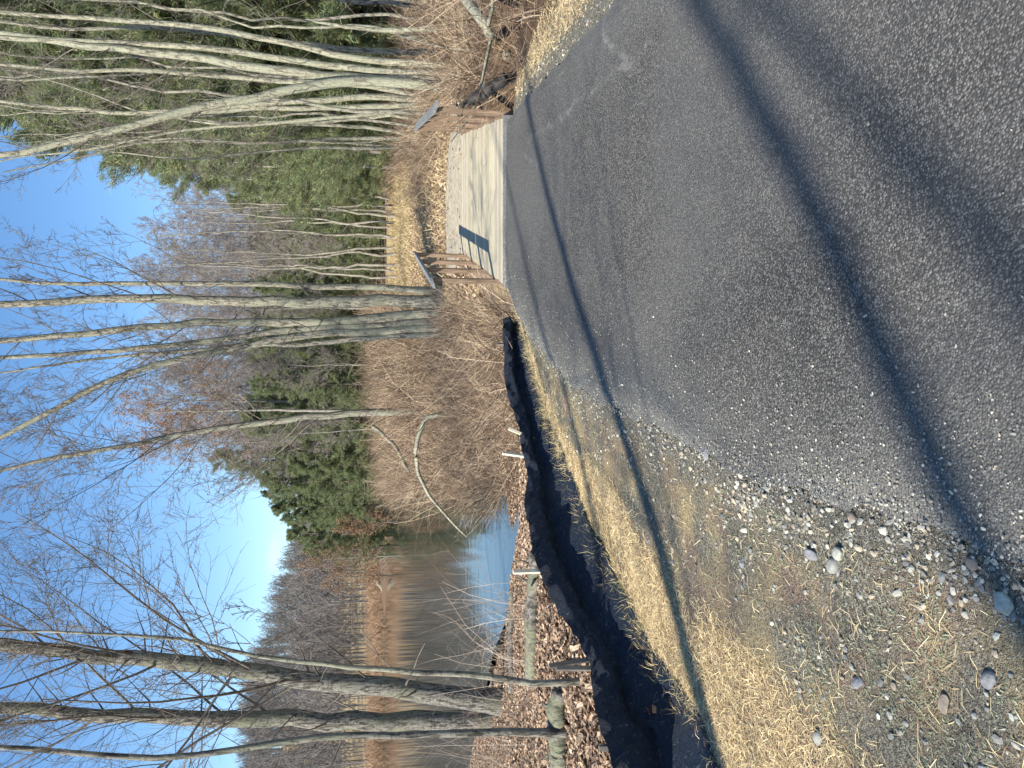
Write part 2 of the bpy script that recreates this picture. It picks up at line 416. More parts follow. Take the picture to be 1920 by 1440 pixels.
# foreground trees traced stem by stem: image points are (x, y) of the sideways picture, base first
def stem(pts, wpx, Yb=None, lean=0., extra=None, K=26, wig=.25, rng=None, dy=0.):
    up = [(1440-y, x) for x, y in pts]
    if Yb is None:
        Yb = 10.
        for _ in range(40):
            p = atY(*up[0], Yb); g = G(*up[0], float(hgt(p[0], p[1])))
            Yb = .5*Yb+.5*min(g[1], 200)
    Yb += dy
    W = np.array([atY(u, v, Yb) for u, v in up])
    z0 = W[0, 2]; W[:, 1] += (W[:, 2]-z0)*lean
    g = float(hgt(W[0, 0], W[0, 1])); W = np.concatenate([[W[0]+np.array([0, 0, min(0, g-.1-W[0, 2])])], W]) if W[0, 2] > g-.05 else W
    if extra:   # metres of stem above the last traced point
        d = norm(W[-1]-W[-2]); d = norm(d*.8+np.array([0, 0, .5]))
        W = np.concatenate([W, [W[-1]+d*extra*.5+rad([.1, 0, 0])*extra*.2, W[-1]+d*extra]])
    P = resample(W, K)
    # smooth
    for _ in range(2): P[1:-1] = (P[:-2]+2*P[1:-1]+P[2:])/4
    if rng is not None: P[2:-1] += rng.normal(0, wig*wpx/1442*Yb*.25, (K-3, 3))
    r = wpx*.82/1442*Yb/2
    Rr = r*np.linspace(1.12, .25 if extra else .35, K); Rr[0] *= 1.35; Rr[1] *= 1.1
    return P, Rr, Yb
def grow_crown(rng, P, Rr, n1=10, n2=7, n3=6, n4=4, t0=.35, l1=.38, a1=42, lf=.45, up=.06, rm=.003, side=None):
    P = P[None]; Rr = Rr[None]; n4 = n4+1 if n4 else 0
    p1, r1 = children(rng, P, Rr, n1, t0, .98, l1, a1, 10, .19, up, .07, side=side)
    p2, r2 = children(rng, p1, r1, n2, .12, .98, lf, 42, 8, .5, up*.6, .10, rmin=.004)
    p3, r3 = children(rng, p2, r2, n3, .12, 1., .5, 40, 5, .6, .03, .15, rmin=rm)
    parts = [tubes(p2, r2, 4), tubes(p3, r3, 3)]
    if n4:
        p4, r4 = children(rng, p3, r3, n4, .15, 1., .55, 38, 4, .65, .02, .16, rmin=rm*.8)
        parts.append(tubes(p4, r4, 3))
    pe, re_ = children(rng, P, Rr, n1*2, t0*.5, 1., .10, 60, 5, .16, .05, .15, rmin=.004)
    parts.append(tubes(pe, re_, 3))
    return tubes(p1, r1, 6), join(parts)
def fg_tree(name, stems, label, cat, bmat, seed, group=None, sides=10, lean=0., crown=None, trunkname='trunk', twig=None):
    rng = np.random.default_rng(seed); tp = []; cpz = []; loc = None; Yb0 = None
    for i, st in enumerate(stems):
        pts, wpx, extra = st[:3]; o = st[3] if len(st) > 3 else {}
        P, Rr, Yb = stem(pts, wpx, Yb0 if o.get('same') else o.get('Y'), o.get('lean', lean), extra, rng=rng, dy=o.get('dy', 0))
        if Yb0 is None: Yb0 = Yb
        if loc is None: loc = tuple(P[0])
        tp.append((P, Rr)); ck = dict(crown or {}); ck.update(o.get('crown', {}))
        limb, tw = grow_crown(rng, P, Rr, **ck); cpz.append(limb); cpz.append(tw)
    r = empty(name, loc); tag(r, label, cat, group)
    L = np.array(loc)
    for P, Rr in tp:
        v, f = tubes(P[None], Rr[None], sides); mk(trunkname, v-L, f, bmat, r, True)
    v, f = join(cpz); mk('crown', v-L, f, twig or M_twig, r, True)
    return r

# --- left bank trees
fg_tree('bare_tree', [([(1065, 1378), (950, 1370), (870, 1372), (760, 1385), (680, 1372), (640, 1376), (560, 1388), (430, 1405), (300, 1425), (230, 1425), (110, 1408), (60, 1404)], 17, 3.5)],
        'thin wavy bare tree standing nearest the silt fence at the far left', 'tree', M_bark_d, 11, crown=dict(n1=10, n2=8, n3=7, n4=3, t0=.55, l1=.3))
fg_tree('bare_tree', [([(925, 1352), (800, 1354), (650, 1352), (500, 1349), (350, 1345), (200, 1340), (80, 1336), (0, 1330)], 42, 5.)],
        'stout straight dark bare tree, second trunk from the left on the pond bank', 'tree', M_bark_d, 12, crown=dict(rm=.0048, n1=15, n2=9, n3=8, n4=4, t0=.3, l1=.34))
fg_tree('bare_tree', [([(945, 1318), (800, 1302), (700, 1288), (600, 1278), (500, 1268), (400, 1250), (300, 1240), (200, 1232), (100, 1222), (0, 1208)], 44, 5.)],
        'stout leaning bare tree with long branches reaching right over the pond', 'tree', M_bark_d, 13, crown=dict(rm=.0042, n1=22, n2=10, n3=9, n4=4, t0=.24, l1=.42, a1=55, lf=.5))
fg_tree('bare_sapling', [([(1095, 1276), (1040, 1285), (980, 1278), (900, 1266), (820, 1262), (700, 1254), (600, 1246), (520, 1232), (470, 1238), (400, 1205), (335, 1198)], 15, 1.2)],
        'slender pale bare sapling rising just behind the silt fence beside the stout leaning tree', 'tree', M_bark_g, 14, crown=dict(n1=8, n2=6, n3=5, n4=2, t0=.35, l1=.3))
# --- clump in the middle
fg_tree('multi_stem_tree', [
    ([(838, 566), (800, 568), (700, 562), (600, 570), (500, 562), (400, 566), (300, 560), (150, 562), (0, 572)], 27, 5.),
    ([(850, 584), (760, 590), (700, 600), (600, 604), (500, 606), (400, 603), (300, 610), (200, 622), (0, 640)], 22, 5., dict(same=1)),
    ([(850, 600), (780, 606), (700, 612), (600, 612), (500, 622), (400, 640), (250, 655), (0, 672)], 17, 4., dict(same=1)),
    ([(850, 612), (780, 616), (680, 625), (600, 622), (500, 640), (400, 660), (300, 680), (200, 712), (100, 765), (0, 828)], 20, 4., dict(same=1)),
    ([(835, 545), (780, 546), (700, 536), (600, 540), (500, 530), (400, 533), (250, 530), (120, 534), (0, 525)], 15, 3., dict(same=1)),
    ([(840, 626), (760, 628), (680, 636), (600, 640), (540, 652), (480, 640), (400, 655)], 13, 5., dict(same=1)),
], 'clump of pale bare stems rising from one base left of the footbridge', 'tree', M_bark_g, 21, crown=dict(n1=8, n2=7, n3=6, n4=4, t0=.38, l1=.26, a1=35, lf=.45, rm=.0052))
fg_tree('bare_tree', [([(805, 768), (700, 772), (640, 776), (560, 785), (500, 790), (400, 802), (300, 826), (200, 842), (100, 860), (0, 885)], 17, 4., dict())],
        'slim bare tree leaning left over the brown thicket, alone between the clump and the pond', 'tree', M_bark_g, 22, crown=dict(n1=20, n2=9, n3=8, n4=4, t0=.2, l1=.36, a1=50, rm=.0085))
# --- clump on the right
fg_tree('multi_stem_tree', [
    ([(850, 138), (700, 134), (600, 120), (500, 104), (400, 90), (300, 84), (200, 78), (0, 72)], 16, 5.),
    ([(852, 152), (760, 150), (640, 146), (500, 132), (400, 112), (300, 100), (230, 95), (120, 80), (0, 60)], 22, 5., dict(same=1)),
    ([(852, 165), (760, 157), (680, 150), (640, 154), (560, 172), (450, 192), (330, 222), (200, 265), (120, 285), (0, 312)], 22, 4., dict(same=1, lean=-.05)),
    ([(835, 122), (740, 116), (640, 108), (540, 80), (450, 62), (380, 50), (280, 40), (150, 34), (0, 25)], 15, 4., dict(same=1)),
], 'clump of stout pale stems right of the footbridge, one stem leaning hard left', 'tree', M_bark_p, 31, crown=dict(n1=5, n2=5, n3=4, n4=2, t0=.35, l1=.25, a1=38, rm=.0045))
fg_tree('multi_stem_tree', [
    ([(800, 190), (700, 178), (600, 190), (500, 192), (400, 205), (250, 215), (100, 200), (0, 190)], 14, 4., dict(Y=20.5)),
    ([(805, 195), (700, 200), (600, 205), (480, 200), (360, 212), (240, 235), (100, 262), (0, 300)], 12, 4., dict(Y=20.5)),
    ([(800, 190), (720, 160), (620, 155), (500, 150), (380, 140), (250, 130), (120, 135), (0, 120)], 13, 4., dict(Y=20.5)),
    ([(800, 200), (700, 215), (600, 222), (480, 235), (360, 240), (250, 262), (180, 280)], 9, 3., dict(Y=20.5)),
], 'clump of thin pale stems directly behind the right handrail', 'tree', M_bark_p, 32, crown=dict(n1=6, n2=6, n3=5, n4=3, t0=.3, l1=.26, a1=35, rm=.0045))
fg_tree('multi_stem_tree', [
    ([(800, 262), (700, 258), (600, 262), (480, 270), (360, 262), (240, 268), (140, 300)], 9, 2., dict(Y=25)),
    ([(800, 265), (700, 280), (600, 275), (480, 285), (360, 300), (260, 290)], 8, 2., dict(Y=25)),
    ([(800, 258), (700, 240), (600, 232), (480, 232), (360, 225), (260, 212), (160, 170)], 9, 2., dict(Y=25)),
], 'clump of thin bare stems just left of the right handrail top', 'tree', M_bark_g, 33, crown=dict(n1=7, n2=6, n3=5, n4=3, t0=.2, l1=.26, a1=35, rm=.005))
fg_tree('bare_tree', [([(870, 96), (760, 100), (640, 92), (520, 76), (400, 60), (260, 48), (120, 58), (0, 40)], 12, 4., dict(Y=16.5))],
        'slim bare tree at the right edge beside the clump of stout pale stems', 'tree', M_bark_g, 34, crown=dict(n1=7, n2=6, n3=5, n4=3, t0=.3, l1=.26, rm=.004))
# dead snag
rng = np.random.default_rng(41)
P, Rr, Yb = stem([(880, 52), (800, 55), (720, 56), (660, 52), (620, 46), (572, 36)], 15, 16., rng=rng); Rr[-4:] *= [.9, .7, .5, .25]
v, f = tubes(P[None], Rr[None], 9); r = empty('dead_snag', tuple(P[0])); mk('trunk', v-P[0], f, M_bark_p, r, True)
pb, rb = children(rng, P[None], Rr[None], 5, .5, .95, .1, 60, 4, .3); branches(pb, rb, 4, M_bark_p, r, P[0])
tag(r, 'short broken pale dead trunk at the right edge among brambles', 'dead tree')

# --- trees out of frame behind and left of the camera that throw the long shadows on the path
for i, (x, y, hh, r0, lab) in enumerate([(-6.3, -.5, 17, .11, 'thin bare tree whose shadow crosses the grass and far end of the path'), (-11.8, -6.8, 24, .15, 'bare tree beyond the left edge shading the near asphalt'),
                                    (-11.0, -9.0, 24, .11, 'bare tree behind the camera throwing a soft shadow over the asphalt'), (-8.6, -10.6, 22, .11, 'slender bare tree behind the camera near the path edge'), (-8.6, -2.0, 17, .10, 'thin bare tree beyond the left edge beside the silt fence end')]):
    rng = np.random.default_rng(50+i)
    z = float(hgt(x, y)); K = 26
    P = np.stack([x+np.linspace(0, 1, K)*(.5, 3.2, .4, .3, .2, .8, .4)[i], y+np.linspace(0, 1, K)*(-.4, -1.2, .3, .2, .3, .2, .5)[i], z+np.linspace(-.1, 1, K)*hh], 1); P[1:] += np.cumsum(rng.normal(0, .03, (K-1, 3)), 0)*rad([1, 1, .2])
    Rr = r0*np.linspace(1.2, .2, K)
    limb, tw = grow_crown(rng, P, Rr, 12, 6, 4, 2, t0=.3, l1=.34, rm=.004)
    r = empty('bare_tree', tuple(P[0])); v, f = tubes(P[None], Rr[None], 9)
    mk('trunk', v-P[0], f, M_bark_g, r, True); v, f = join([limb, tw]); mk('crown', v-P[0], f, M_twig, r, True)
    tag(r, lab, 'tree')

# --- background bare trees: four kinds, copied with their parts
def copy_thing(o):
    c = o.copy(); C.collection.objects.link(c)
    for ch in o.children:
        d = ch.copy(); C.collection.objects.link(d); d.parent = c; d.matrix_parent_inverse = ch.matrix_parent_inverse.copy()
    return c
def bare_proto(seed, H, r0, kind, rm=.010, n=(16, 8, 6, 3), t0=.3, l1=.3, a1=40, bm_=None):
    rng = np.random.default_rng(seed); K = 22
    s = np.linspace(0, 1, K)
    wob = .022 if H < 15 else .012
    P = np.stack([np.cumsum(rng.normal(0, wob, K))*H*.25, np.cumsum(rng.normal(0, wob, K))*H*.25, s*H-.3], 1); P[:, 0] += s*rng.normal(0, .05)*H
    Rr = r0*(1-.85*s); Rr[0] *= 1.3
    limb, tw = grow_crown(rng, P, Rr, n[0], n[1], n[2], n[3], t0=t0, l1=l1, a1=a1, rm=rm)
    r = empty('bare_tree'); v, f = tubes(P[None], Rr[None], 7)
    v2, f2 = join([(v, f), limb])
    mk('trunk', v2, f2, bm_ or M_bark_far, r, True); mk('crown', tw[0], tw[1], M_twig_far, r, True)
    return r
used = set()
def place(proto, x, y, s, rz, label, cat, group, zs=None):
    o = proto if proto.name not in used else copy_thing(proto)
    used.add(proto.name)
    o.location = (x, y, float(hgt(x, y))); o.scale = (s, s, zs or s); o.rotation_euler = (0, 0, rz)
    tag(o, label, cat, group); return o
slim = [bare_proto(60+i, 11, .075, 0, .006, (9, 6, 4, 2), .35, .2, 30) for i in range(4)]
full = [bare_proto(70+i, 20, .15, 0, .015, (24, 9, 8, 3), .2, .36, 42) for i in range(4)]
rng = np.random.default_rng(80)
def XY(u, Yd): return (u-720)/1442*Yd/cp, Yd
# thin trunks edging the field
k = 0
for (yi, Yd) in [(382, 52), (396, 46), (405, 50), (415, 44), (428, 47), (436, 55), (452, 44), (470, 46), (484, 44), (503, 42), (515, 47), (530, 43), (365, 60), (350, 62)]:
    x, y = XY(1440-yi, Yd)
    place(slim[k % 4], x, y, 1.0+.3*rng.random(), rng.random()*6, 'slim trunk edging the far field', 'tree', 'slim trees edging the field'); k += 1
for (yi, Yd) in [(215, 30), (240, 34), (280, 36), (300, 33), (180, 27), (120, 30), (70, 28), (30, 26), (320, 40)]:
    x, y = XY(1440-yi, Yd)
    place(slim[k % 4], x, y, 1.1+.3*rng.random(), rng.random()*6, 'thin bare tree before the dark pines', 'tree', 'slim trees before the pines'); k += 1
slimp = [bare_proto(65+i, 13, .045, 0, .004, (7, 5, 4, 1), .3, .16, 28, (M_bark_p, M_bark_g, M_bark_d, M_bark_g)[i]) for i in range(4)]
for (yi, Yd) in [(205, 19), (228, 22), (252, 21), (172, 23), (148, 21), (88, 19), (60, 22), (35, 18), (10, 20), (268, 26), (295, 28), (190, 26)]:
    x, y = XY(1440-yi, Yd)
    place(slimp[k % 4], x, y, .9+.35*rng.random(), rng.random()*6, 'thin pale tree in the right brambles', 'tree', 'thin pale trees in the brambles'); k += 1
k = 0
for (u, Yd, s) in [(1050, 98, 1.05), (1010, 92, 1.1), (975, 104, 1.25), (930, 96, 1.2), (890, 88, 1.1), (850, 100, 1.25), (800, 92, 1.2), (760, 104, 1.25), (720, 90, 1.05), (690, 100, 1.05), (655, 92, .95), (1085, 110, 1.1), (950, 120, 1.3), (820, 118, 1.3), (740, 122, 1.2), (900, 112, 1.2), (620, 108, .9), (1000, 116, 1.2), (870, 126, 1.3), (780, 84, 1.0), (960, 88, 1.1), (1030, 106, 1.25), (915, 100, 1.25), (835, 90, 1.15), (775, 112, 1.25), (705, 112, 1.15), (665, 116, 1.1), (745, 96, 1.1), (865, 108, 1.25), (990, 126, 1.4), (1070, 96, 1.0), (930, 132, 1.4), (845, 134, 1.4), (640, 96, .85), (580, 110, .8), (700, 84, 1.15), (662, 86, 1.15), (625, 84, 1.05), (592, 88, .95), (558, 94, .85), (680, 78, 1.0), (985, 62, .5), (860, 66, .6), (755, 68, .55), (640, 66, .5), (950, 70, .6)]:
    x, y = XY(u, Yd)
    place(full[k % 4], x, y, s*1.06, rng.random()*6, 'tall grey bare tree behind the thicket', 'tree', 'tall bare trees behind the thicket'); k += 1

# --- pines
def pine_proto(seed, H, dens=1.):
    rng = np.random.default_rng(seed); K = 16; s = np.linspace(0, 1, K)
    P = np.stack([np.cumsum(rng.normal(0, .02, K)), np.cumsum(rng.normal(0, .02, K)), s*H-.3], 1); Rr = H*.013*(1-.93*s)
    nb = int(H*6.2); tt = .06+.93*(np.arange(nb)+rng.random(nb)*.8)/nb
    lay = (tt*nb/4.6*1.0)
    az = rng.random(nb)*2*np.pi
    L = H*.215*(1-tt)**.5*(.5+.8*rng.random(nb))*(1-.45*np.clip((.25-tt)/.25, 0, 1))+.3
    # irregular gaps
    L *= .65+.7*vnoise(az*1.2+seed, tt*9)
    f = tt*(K-1); i = np.minimum(f.astype(int), K-2); fr = (f-i)[:, None]; p0 = P[i]*(1-fr)+P[i+1]*fr
    Kb = 7; B = np.zeros((nb, Kb, 3)); B[:, 0] = p0
    d = np.stack([np.cos(az), np.sin(az), .15+.7*tt**2+rng.normal(0, .12, nb)], 1); d = norm(d)
    for k in range(1, Kb):
        d = norm(d+rng.normal(0, .07, (nb, 3))+np.array([0, 0, -.05+.035*k])); B[:, k] = B[:, k-1]+d*(L/(Kb-1))[:, None]
    Rb = (L*.014+.008)[:, None]*np.linspace(1, .3, Kb)[None]
    S, RS = children(rng, B, Rb, 9, .25, 1., .38, 48, 4, .5, .02, .1, rmin=.006)
    limb = tubes(B, Rb, 4)
    # needle tufts along branch ends and branchlets
    def pts_on(Q, n, a, b_):
        N, Kq, _ = Q.shape; pid = np.repeat(np.arange(N), n); t = a+(b_-a)*rng.random(N*n); f = t*(Kq-1); i = np.minimum(f.astype(int), Kq-2); fr = (f-i)[:, None]
        return Q[pid, i]*(1-fr)+Q[pid, i+1]*fr, norm(Q[pid, i+1]-Q[pid, i])
    c1, d1 = pts_on(S, int(11*dens), .1, 1.08); c2, d2 = pts_on(B, int(14*dens), .35, 1.03)
    c = np.concatenate([c1, c2]); dd = np.concatenate([d1, d2])
    n = len(c); q = 11
    c = np.repeat(c, q, 0); dd = np.repeat(dd, q, 0)
    dirn = norm(dd*.7+rng.normal(0, .55, (n*q, 3))+np.array([0, 0, .18])); ln = .12+.15*rng.random(n*q)
    side = norm(np.cross(dirn, rng.normal(0, 1, (n*q, 3))))*(.010+.009*rng.random(n*q))[:, None]
    a = c+rng.normal(0, .09, c.shape); e = a+dirn*ln[:, None]
    V = np.stack([a-side, a+side, e], 1).reshape(-1, 3); Fn = np.arange(len(V)).reshape(-1, 3)
    g = np.repeat(np.repeat(.55+.8*rng.random(n), q), 3)
    yel = np.repeat(np.repeat(rng.random(n), q), 3)
    tint = np.stack([g*(.85+.3*yel), g, g*(1.1-.25*yel)], 1)
    r = empty('pine_tree'); v, f_ = join([tubes(P[None], Rr[None], 8), limb])
    mk('trunk', v, f_, M_pinebark, r, True); mk('crown', V, Fn, M_needle, r, False, tint)
    return r
pines = [pine_proto(100+i, H, 1.25) for i, H in enumerate([22, 19, 24, 16, 13])]
PH = [22, 19, 24, 16, 13]
k = 0
def pine_at(u, Yd, H, label, group, j=None):
    global k
    j = (k % 5) if j is None else j; k += 1
    x, y = XY(u, Yd); s = H/PH[j]
    place(pines[j], x, y, s*(1.1 if Yd < 60 else 1), rng.random()*6, label, 'pine tree', group, s)
for (u, Yd, H) in [(1425, 34, 25), (1370, 37, 24), (1320, 34, 22), (1275, 38, 23), (1235, 36, 18.5), (1190, 42, 20), (1150, 44, 17), (1345, 44, 27), (1410, 46, 29), (1250, 47, 24), (1300, 50, 26), (1500, 38, 24), (1560, 44, 25), (1120, 52, 16), (1460, 28, 20), (1200, 54, 22), (1150, 58, 18), (1175, 40, 9), (1110, 48, 9), (1240, 33, 9), (1310, 30, 9), (1385, 30, 10), (1440, 26, 8), (1220, 60, 24), (1260, 62, 27), (1330, 60, 30), (1390, 58, 31), (1180, 64, 21), (1290, 40, 15), (1350, 38, 14), (1420, 38, 15), (1225, 42, 13), (1130, 62, 15), (1285, 27, 13), (1360, 26, 14), (1415, 25, 15), (1245, 28, 10), (1330, 28, 17), (1210, 31, 12), (1395, 29, 19), (1165, 35, 11)]:
    pine_at(u, Yd, H, 'tall dark pine right of the footbridge', 'pines right of the footbridge')
for (u, Yd, H) in [(1085, 66, 12), (1050, 72, 12), (1020, 78, 13), (990, 70, 10), (960, 82, 12.5), (925, 76, 11.5), (890, 82, 13), (860, 74, 11), (830, 80, 12), (790, 76, 13), (755, 84, 14), (720, 72, 12), (690, 80, 13.5), (655, 76, 13.5), (1070, 58, 8), (940, 66, 7.5), (1005, 60, 7), (1040, 90, 17), (975, 92, 15), (905, 94, 15), (845, 92, 15), (770, 94, 15.5), (735, 92, 14.5), (670, 92, 15), (880, 70, 7), (810, 68, 8), (1060, 62, 7), (1090, 80, 16)]:
    pine_at(u, Yd, H, 'lower green pine behind field and thicket', 'pines behind the field')
for (u, Yd, H) in [(590, 90, 19), (628, 96, 17), (560, 92, 15)]:
    pine_at(u, Yd, H, 'taller pine rising above the belt left of the slim leaning tree', 'tall pines left of the leaning tree', 1)
for (u, Yd, H) in [(545, 88, 13.5), (500, 92, 13.5), (455, 98, 13.5), (425, 100, 12), (600, 84, 12), (525, 98, 15), (475, 104, 13), (575, 80, 10)]:
    pine_at(u, Yd, H, 'green pine at the left end of the belt by the pond', 'pines by the pond')

# brown-leaved beeches
def leafy(name, u, Yd, H, label, colr, seed, t0=.1):
    rng = np.random.default_rng(seed); K = 18; s = np.linspace(0, 1, K); x, y = XY(u, Yd); z = float(hgt(x, y))
    P = np.stack([x+s*0+np.cumsum(rng.normal(0, .03, K)), y+s*0, z+s*H-.2], 1); Rr = H*.009*(1-.8*s)
    p1, r1 = children(rng, P[None], Rr[None], 26, t0, .98, .42, 50, 7, .4, .06); p2, r2 = children(rng, p1, r1, 8, .1, 1, .5, 45, 5, .5, .03, rmin=.008)
    p3, r3 = children(rng, p2, r2, 5, .1, 1, .5, 40, 4, .6, .03, rmin=.007)
    c = p3[:, 1:].reshape(-1, 3); c = np.repeat(c, 3, 0)+rng.normal(0, .12, (len(c)*3, 3)); c = c[rng.random(len(c)) < .55]
    a = norm(rng.normal(0, 1, c.shape))*.06; b_ = norm(np.cross(a, rng.normal(0, 1, c.shape)))*.045
    V = np.stack([c-a, c+b_, c+a, c-b_], 1).reshape(-1, 3); F = np.arange(len(V)).reshape(-1, 4)
    t = np.repeat(.6+.8*rng.random(len(c)), 4)[:, None]*np.array(colr)[None]
    r = empty(name, tuple(P[0])); tag(r, label, 'tree')
    v, f = join([tubes(P[None], Rr[None], 7), tubes(p1, r1, 5)]); mk('trunk', v-P[0], f, M_bark_far, r, True)
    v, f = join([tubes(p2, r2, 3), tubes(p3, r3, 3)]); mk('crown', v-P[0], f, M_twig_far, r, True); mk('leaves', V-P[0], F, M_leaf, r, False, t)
leafy('beech_tree', 672, 62, 18.5, 'bare-looking beech holding orange-brown leaves above the green pines', (.33, .17, .08), 121, .55)
leafy('oak_tree', 408, 96, 11, 'brown twiggy oak at the pond edge left of the last green pine', (.28, .17, .09), 122)
leafy('oak_tree', 372, 100, 9, 'smaller brown twiggy oak lowest at the pond edge before the grey hill', (.27, .17, .10), 123)
leafy('oak_tree', 470, 84, 6, 'low brown-leaved oak under the pines on the pond shore', (.26, .16, .09), 124)

# ------------------------------------------------------------------ hill wood (one mass)
def hill_wood():
    rng = np.random.default_rng(130); n = 2600
    yy = 136+190*rng.random(n)**.8; xx = -.62*yy+(.62*yy+.1*yy)*rng.random(n)-0
    xx = np.where(rng.random(n) < .25, yy*(-.1+.75*rng.random(n)), xx)
    H = 9+6*rng.random(n)
    protos = []
    for i in range(6):
        r_ = np.random.default_rng(140+i)
        P = np.array([[0, 0, -.02], [.01, 0, .35], [0, .01, .7], [.01, 0, 1.]]); P = resample(P, 5)[None]; Rr = (.011*np.linspace(1, .25, 5))[None]
        a, ra = children(r_, P, Rr, 14, .3, .98, .38, 35, 4, .4, .08, rmin=.0042); c, rc = children(r_, a, ra, 5, .2, 1, .5, 38, 3, .6, .05, rmin=.0034)
        d, rd_ = children(r_, c, rc, 2, .2, 1, .6, 38, 2, .7, .03, rmin=.003)
        protos.append(join([tubes(P, Rr, 4), tubes(a, ra, 3), tubes(c, rc, 3), tubes(d, rd_, 3)]))
    Vs = []; Fs = []; Ts = []; o = 0; zz = hgt(xx, yy)
    for i in range(n):
        v, f = protos[i % 6]; a = rng.random()*6.28; ca, sa = math.cos(a), math.sin(a)
        q = v*H[i]; q = np.stack([q[:, 0]*ca-q[:, 1]*sa, q[:, 0]*sa+q[:, 1]*ca, q[:, 2]], 1)+np.array([xx[i], yy[i], zz[i]])
        Vs.append(q); Fs.append(f+o); o += len(v)
        g = .6+.7*rng.random(); wm = rng.random()
        Ts.append(np.broadcast_to(np.array([.185*g*(1+.08*wm), .176*g, .165*g]), (len(v), 3)))
    ob = mk('hill_wood', np.concatenate(Vs), np.concatenate(Fs), M_hillwood, None, False, np.concatenate(Ts))
    tag(ob, 'grey leafless wood covering the hill across the pond', 'wood', kind='stuff')
hill_wood()

# ------------------------------------------------------------------ thickets
def stems_mesh(name, xs, ys, h0, h1, seed, label, cols, rad_=.004, K=4, leanf=.35, leaves=0, tw=3, twl=.4, clump=1.1):
    rng = np.random.default_rng(seed); cl = vnoise(xs*clump+3.3, ys*clump); kp = rng.random(len(xs)) < .25+1.1*cl; xs, ys, cl = xs[kp], ys[kp], cl[kp]; n = len(xs)
    z = hgt(xs, ys, False); H = (h0+(h1-h0)*rng.random(n)**1.3)*(.55+.75*cl)
    d = norm(np.stack([rng.normal(0, leanf, n), rng.normal(0, leanf, n), np.ones(n)], 1))
    P = np.zeros((n, K, 3)); P[:, 0] = np.stack([xs, ys, z-.03], 1)
    bend = rng.normal(0, .22, (n, 3)); bend[:, 2] = -np.abs(bend[:, 2])*.9
    for k in range(1, K): d = norm(d+bend); P[:, k] = P[:, k-1]+d*(H/(K-1))[:, None]
    r0 = rad_*(.6+.8*rng.random(n)); Rr = r0[:, None]*np.linspace(1, .4, K)[None]
    parts = [tubes(P, Rr, 3)]; base = np.array(cols)[rng.integers(0, len(cols), n)]*(.65+.7*rng.random(n))[:, None]
    T = [np.repeat(base, K*3, 0)]
    if tw:
        p2, r2 = children(rng, P, Rr, tw, .25, 1., twl, 45, 3, .7, .0, .2, rmin=rad_*.45)
        parts.append(tubes(p2, r2, 3)); T.append(np.repeat(np.repeat(base, tw, 0), 9, 0))
    v, f = join(parts)
    o = mk(name, v, f, M_stem, None, False, np.concatenate(T)); tag(o, label, 'undergrowth', kind='stuff')
    return P
BROWN = [(.31, .23, .16), (.18, .125, .085), (.52, .41, .29), (.08, .055, .04), (.37, .27, .18), (.12, .082, .058)]
def in_poly_pts(poly, n, rng):
    P = np.array(poly); lo = P.min(0); hi = P.max(0); xs = lo[0]+(hi[0]-lo[0])*rng.random(n*3); ys = lo[1]+(hi[1]-lo[1])*rng.random(n*3)
    k_ = inside(xs, ys, P); return xs[k_][:n], ys[k_][:n]
rng = np.random.default_rng(150)
# left: between fence end, pond point and field
LT = [(1.0, 9.6), (.2, 9.8), (-.9, 10.2), (-1.9, 13.4), (-2.6, 16.2), (-3.4, 19.5), (-3.9, 24), (-5, 34), (-8, 55), (-12, 85), (12, 85), (8, 55), (2.9, 33), (1.9, 22), (1.6, 15), (1.25, 11.6)]
a, b_ = in_poly_pts(LT[:5]+[(-3.9, 24), (2.0, 24), (1.6, 15), (1.25, 11.6)], 7500, rng)
stems_mesh('bramble_thicket', a, b_, .35, 1.25, 151, 'dense tan bramble and weed thicket left of the footbridge by the pond', BROWN, .0048, leanf=.6)
a, b_ = in_poly_pts([(-3.6, 23), (-8, 55), (-12, 88), (10, 88), (4.5, 40), (2.0, 23)], 19000, rng)
stems_mesh('shrub_thicket', a, b_,   .5, 2.6, 152, 'brown leafless shrub mass reaching back to the pines', BROWN, .009, twl=.5, clump=.45, tw=4)
# right of the path and bridge
a, b_ = in_poly_pts([(3.45, 8.9), (3.5, 7.9), (3.9, 6.4), (4.4, 4.8), (12, 7), (18, 26), (6.0, 26), (4.9, 13.5), (3.6, 9.2)], 13000, rng)
stems_mesh('bramble_thicket', a, b_, .3, 1.45, 153, 'pinkish brown bramble bank right of the footbridge', BROWN, .0046, leanf=.65)
a, b_ = in_poly_pts([(5.2, 14), (10, 12), (24, 30), (26, 50), (13, 56), (10, 36), (6.2, 22)], 9000, rng)
stems_mesh('shrub_thicket', a, b_, .4, 1.7, 154, 'brown shrub mass at the foot of the right-hand pines', BROWN, .007, leanf=.4)
# far shore
n = 15000; yy = 121+20*rng.random(n); xx = -95+80*rng.random(n)
dw = inside(xx, yy, POND); xx, yy = xx[~dw], yy[~dw]
stems_mesh('shore_shrubs', xx, yy, 1.0, 3.0, 155, 'brown shrub belt along the far pond shore below the hill', [(.33, .21, .13), (.27, .17, .105), (.36, .25, .16)], .03, tw=3)
n = 2500; t = rng.random(n); a = resample(POND[9:16], 400); i = (t*399).astype(int); xs = a[i, 0]+.5+rng.random(n)*3; ys = a[i, 1]+rng.normal(0, .5, n)
stems_mesh('shore_shrubs', xs, ys, .5, 1.6, 156, 'brown reeds and twigs edging the point on the right of the pond', BROWN, .006)
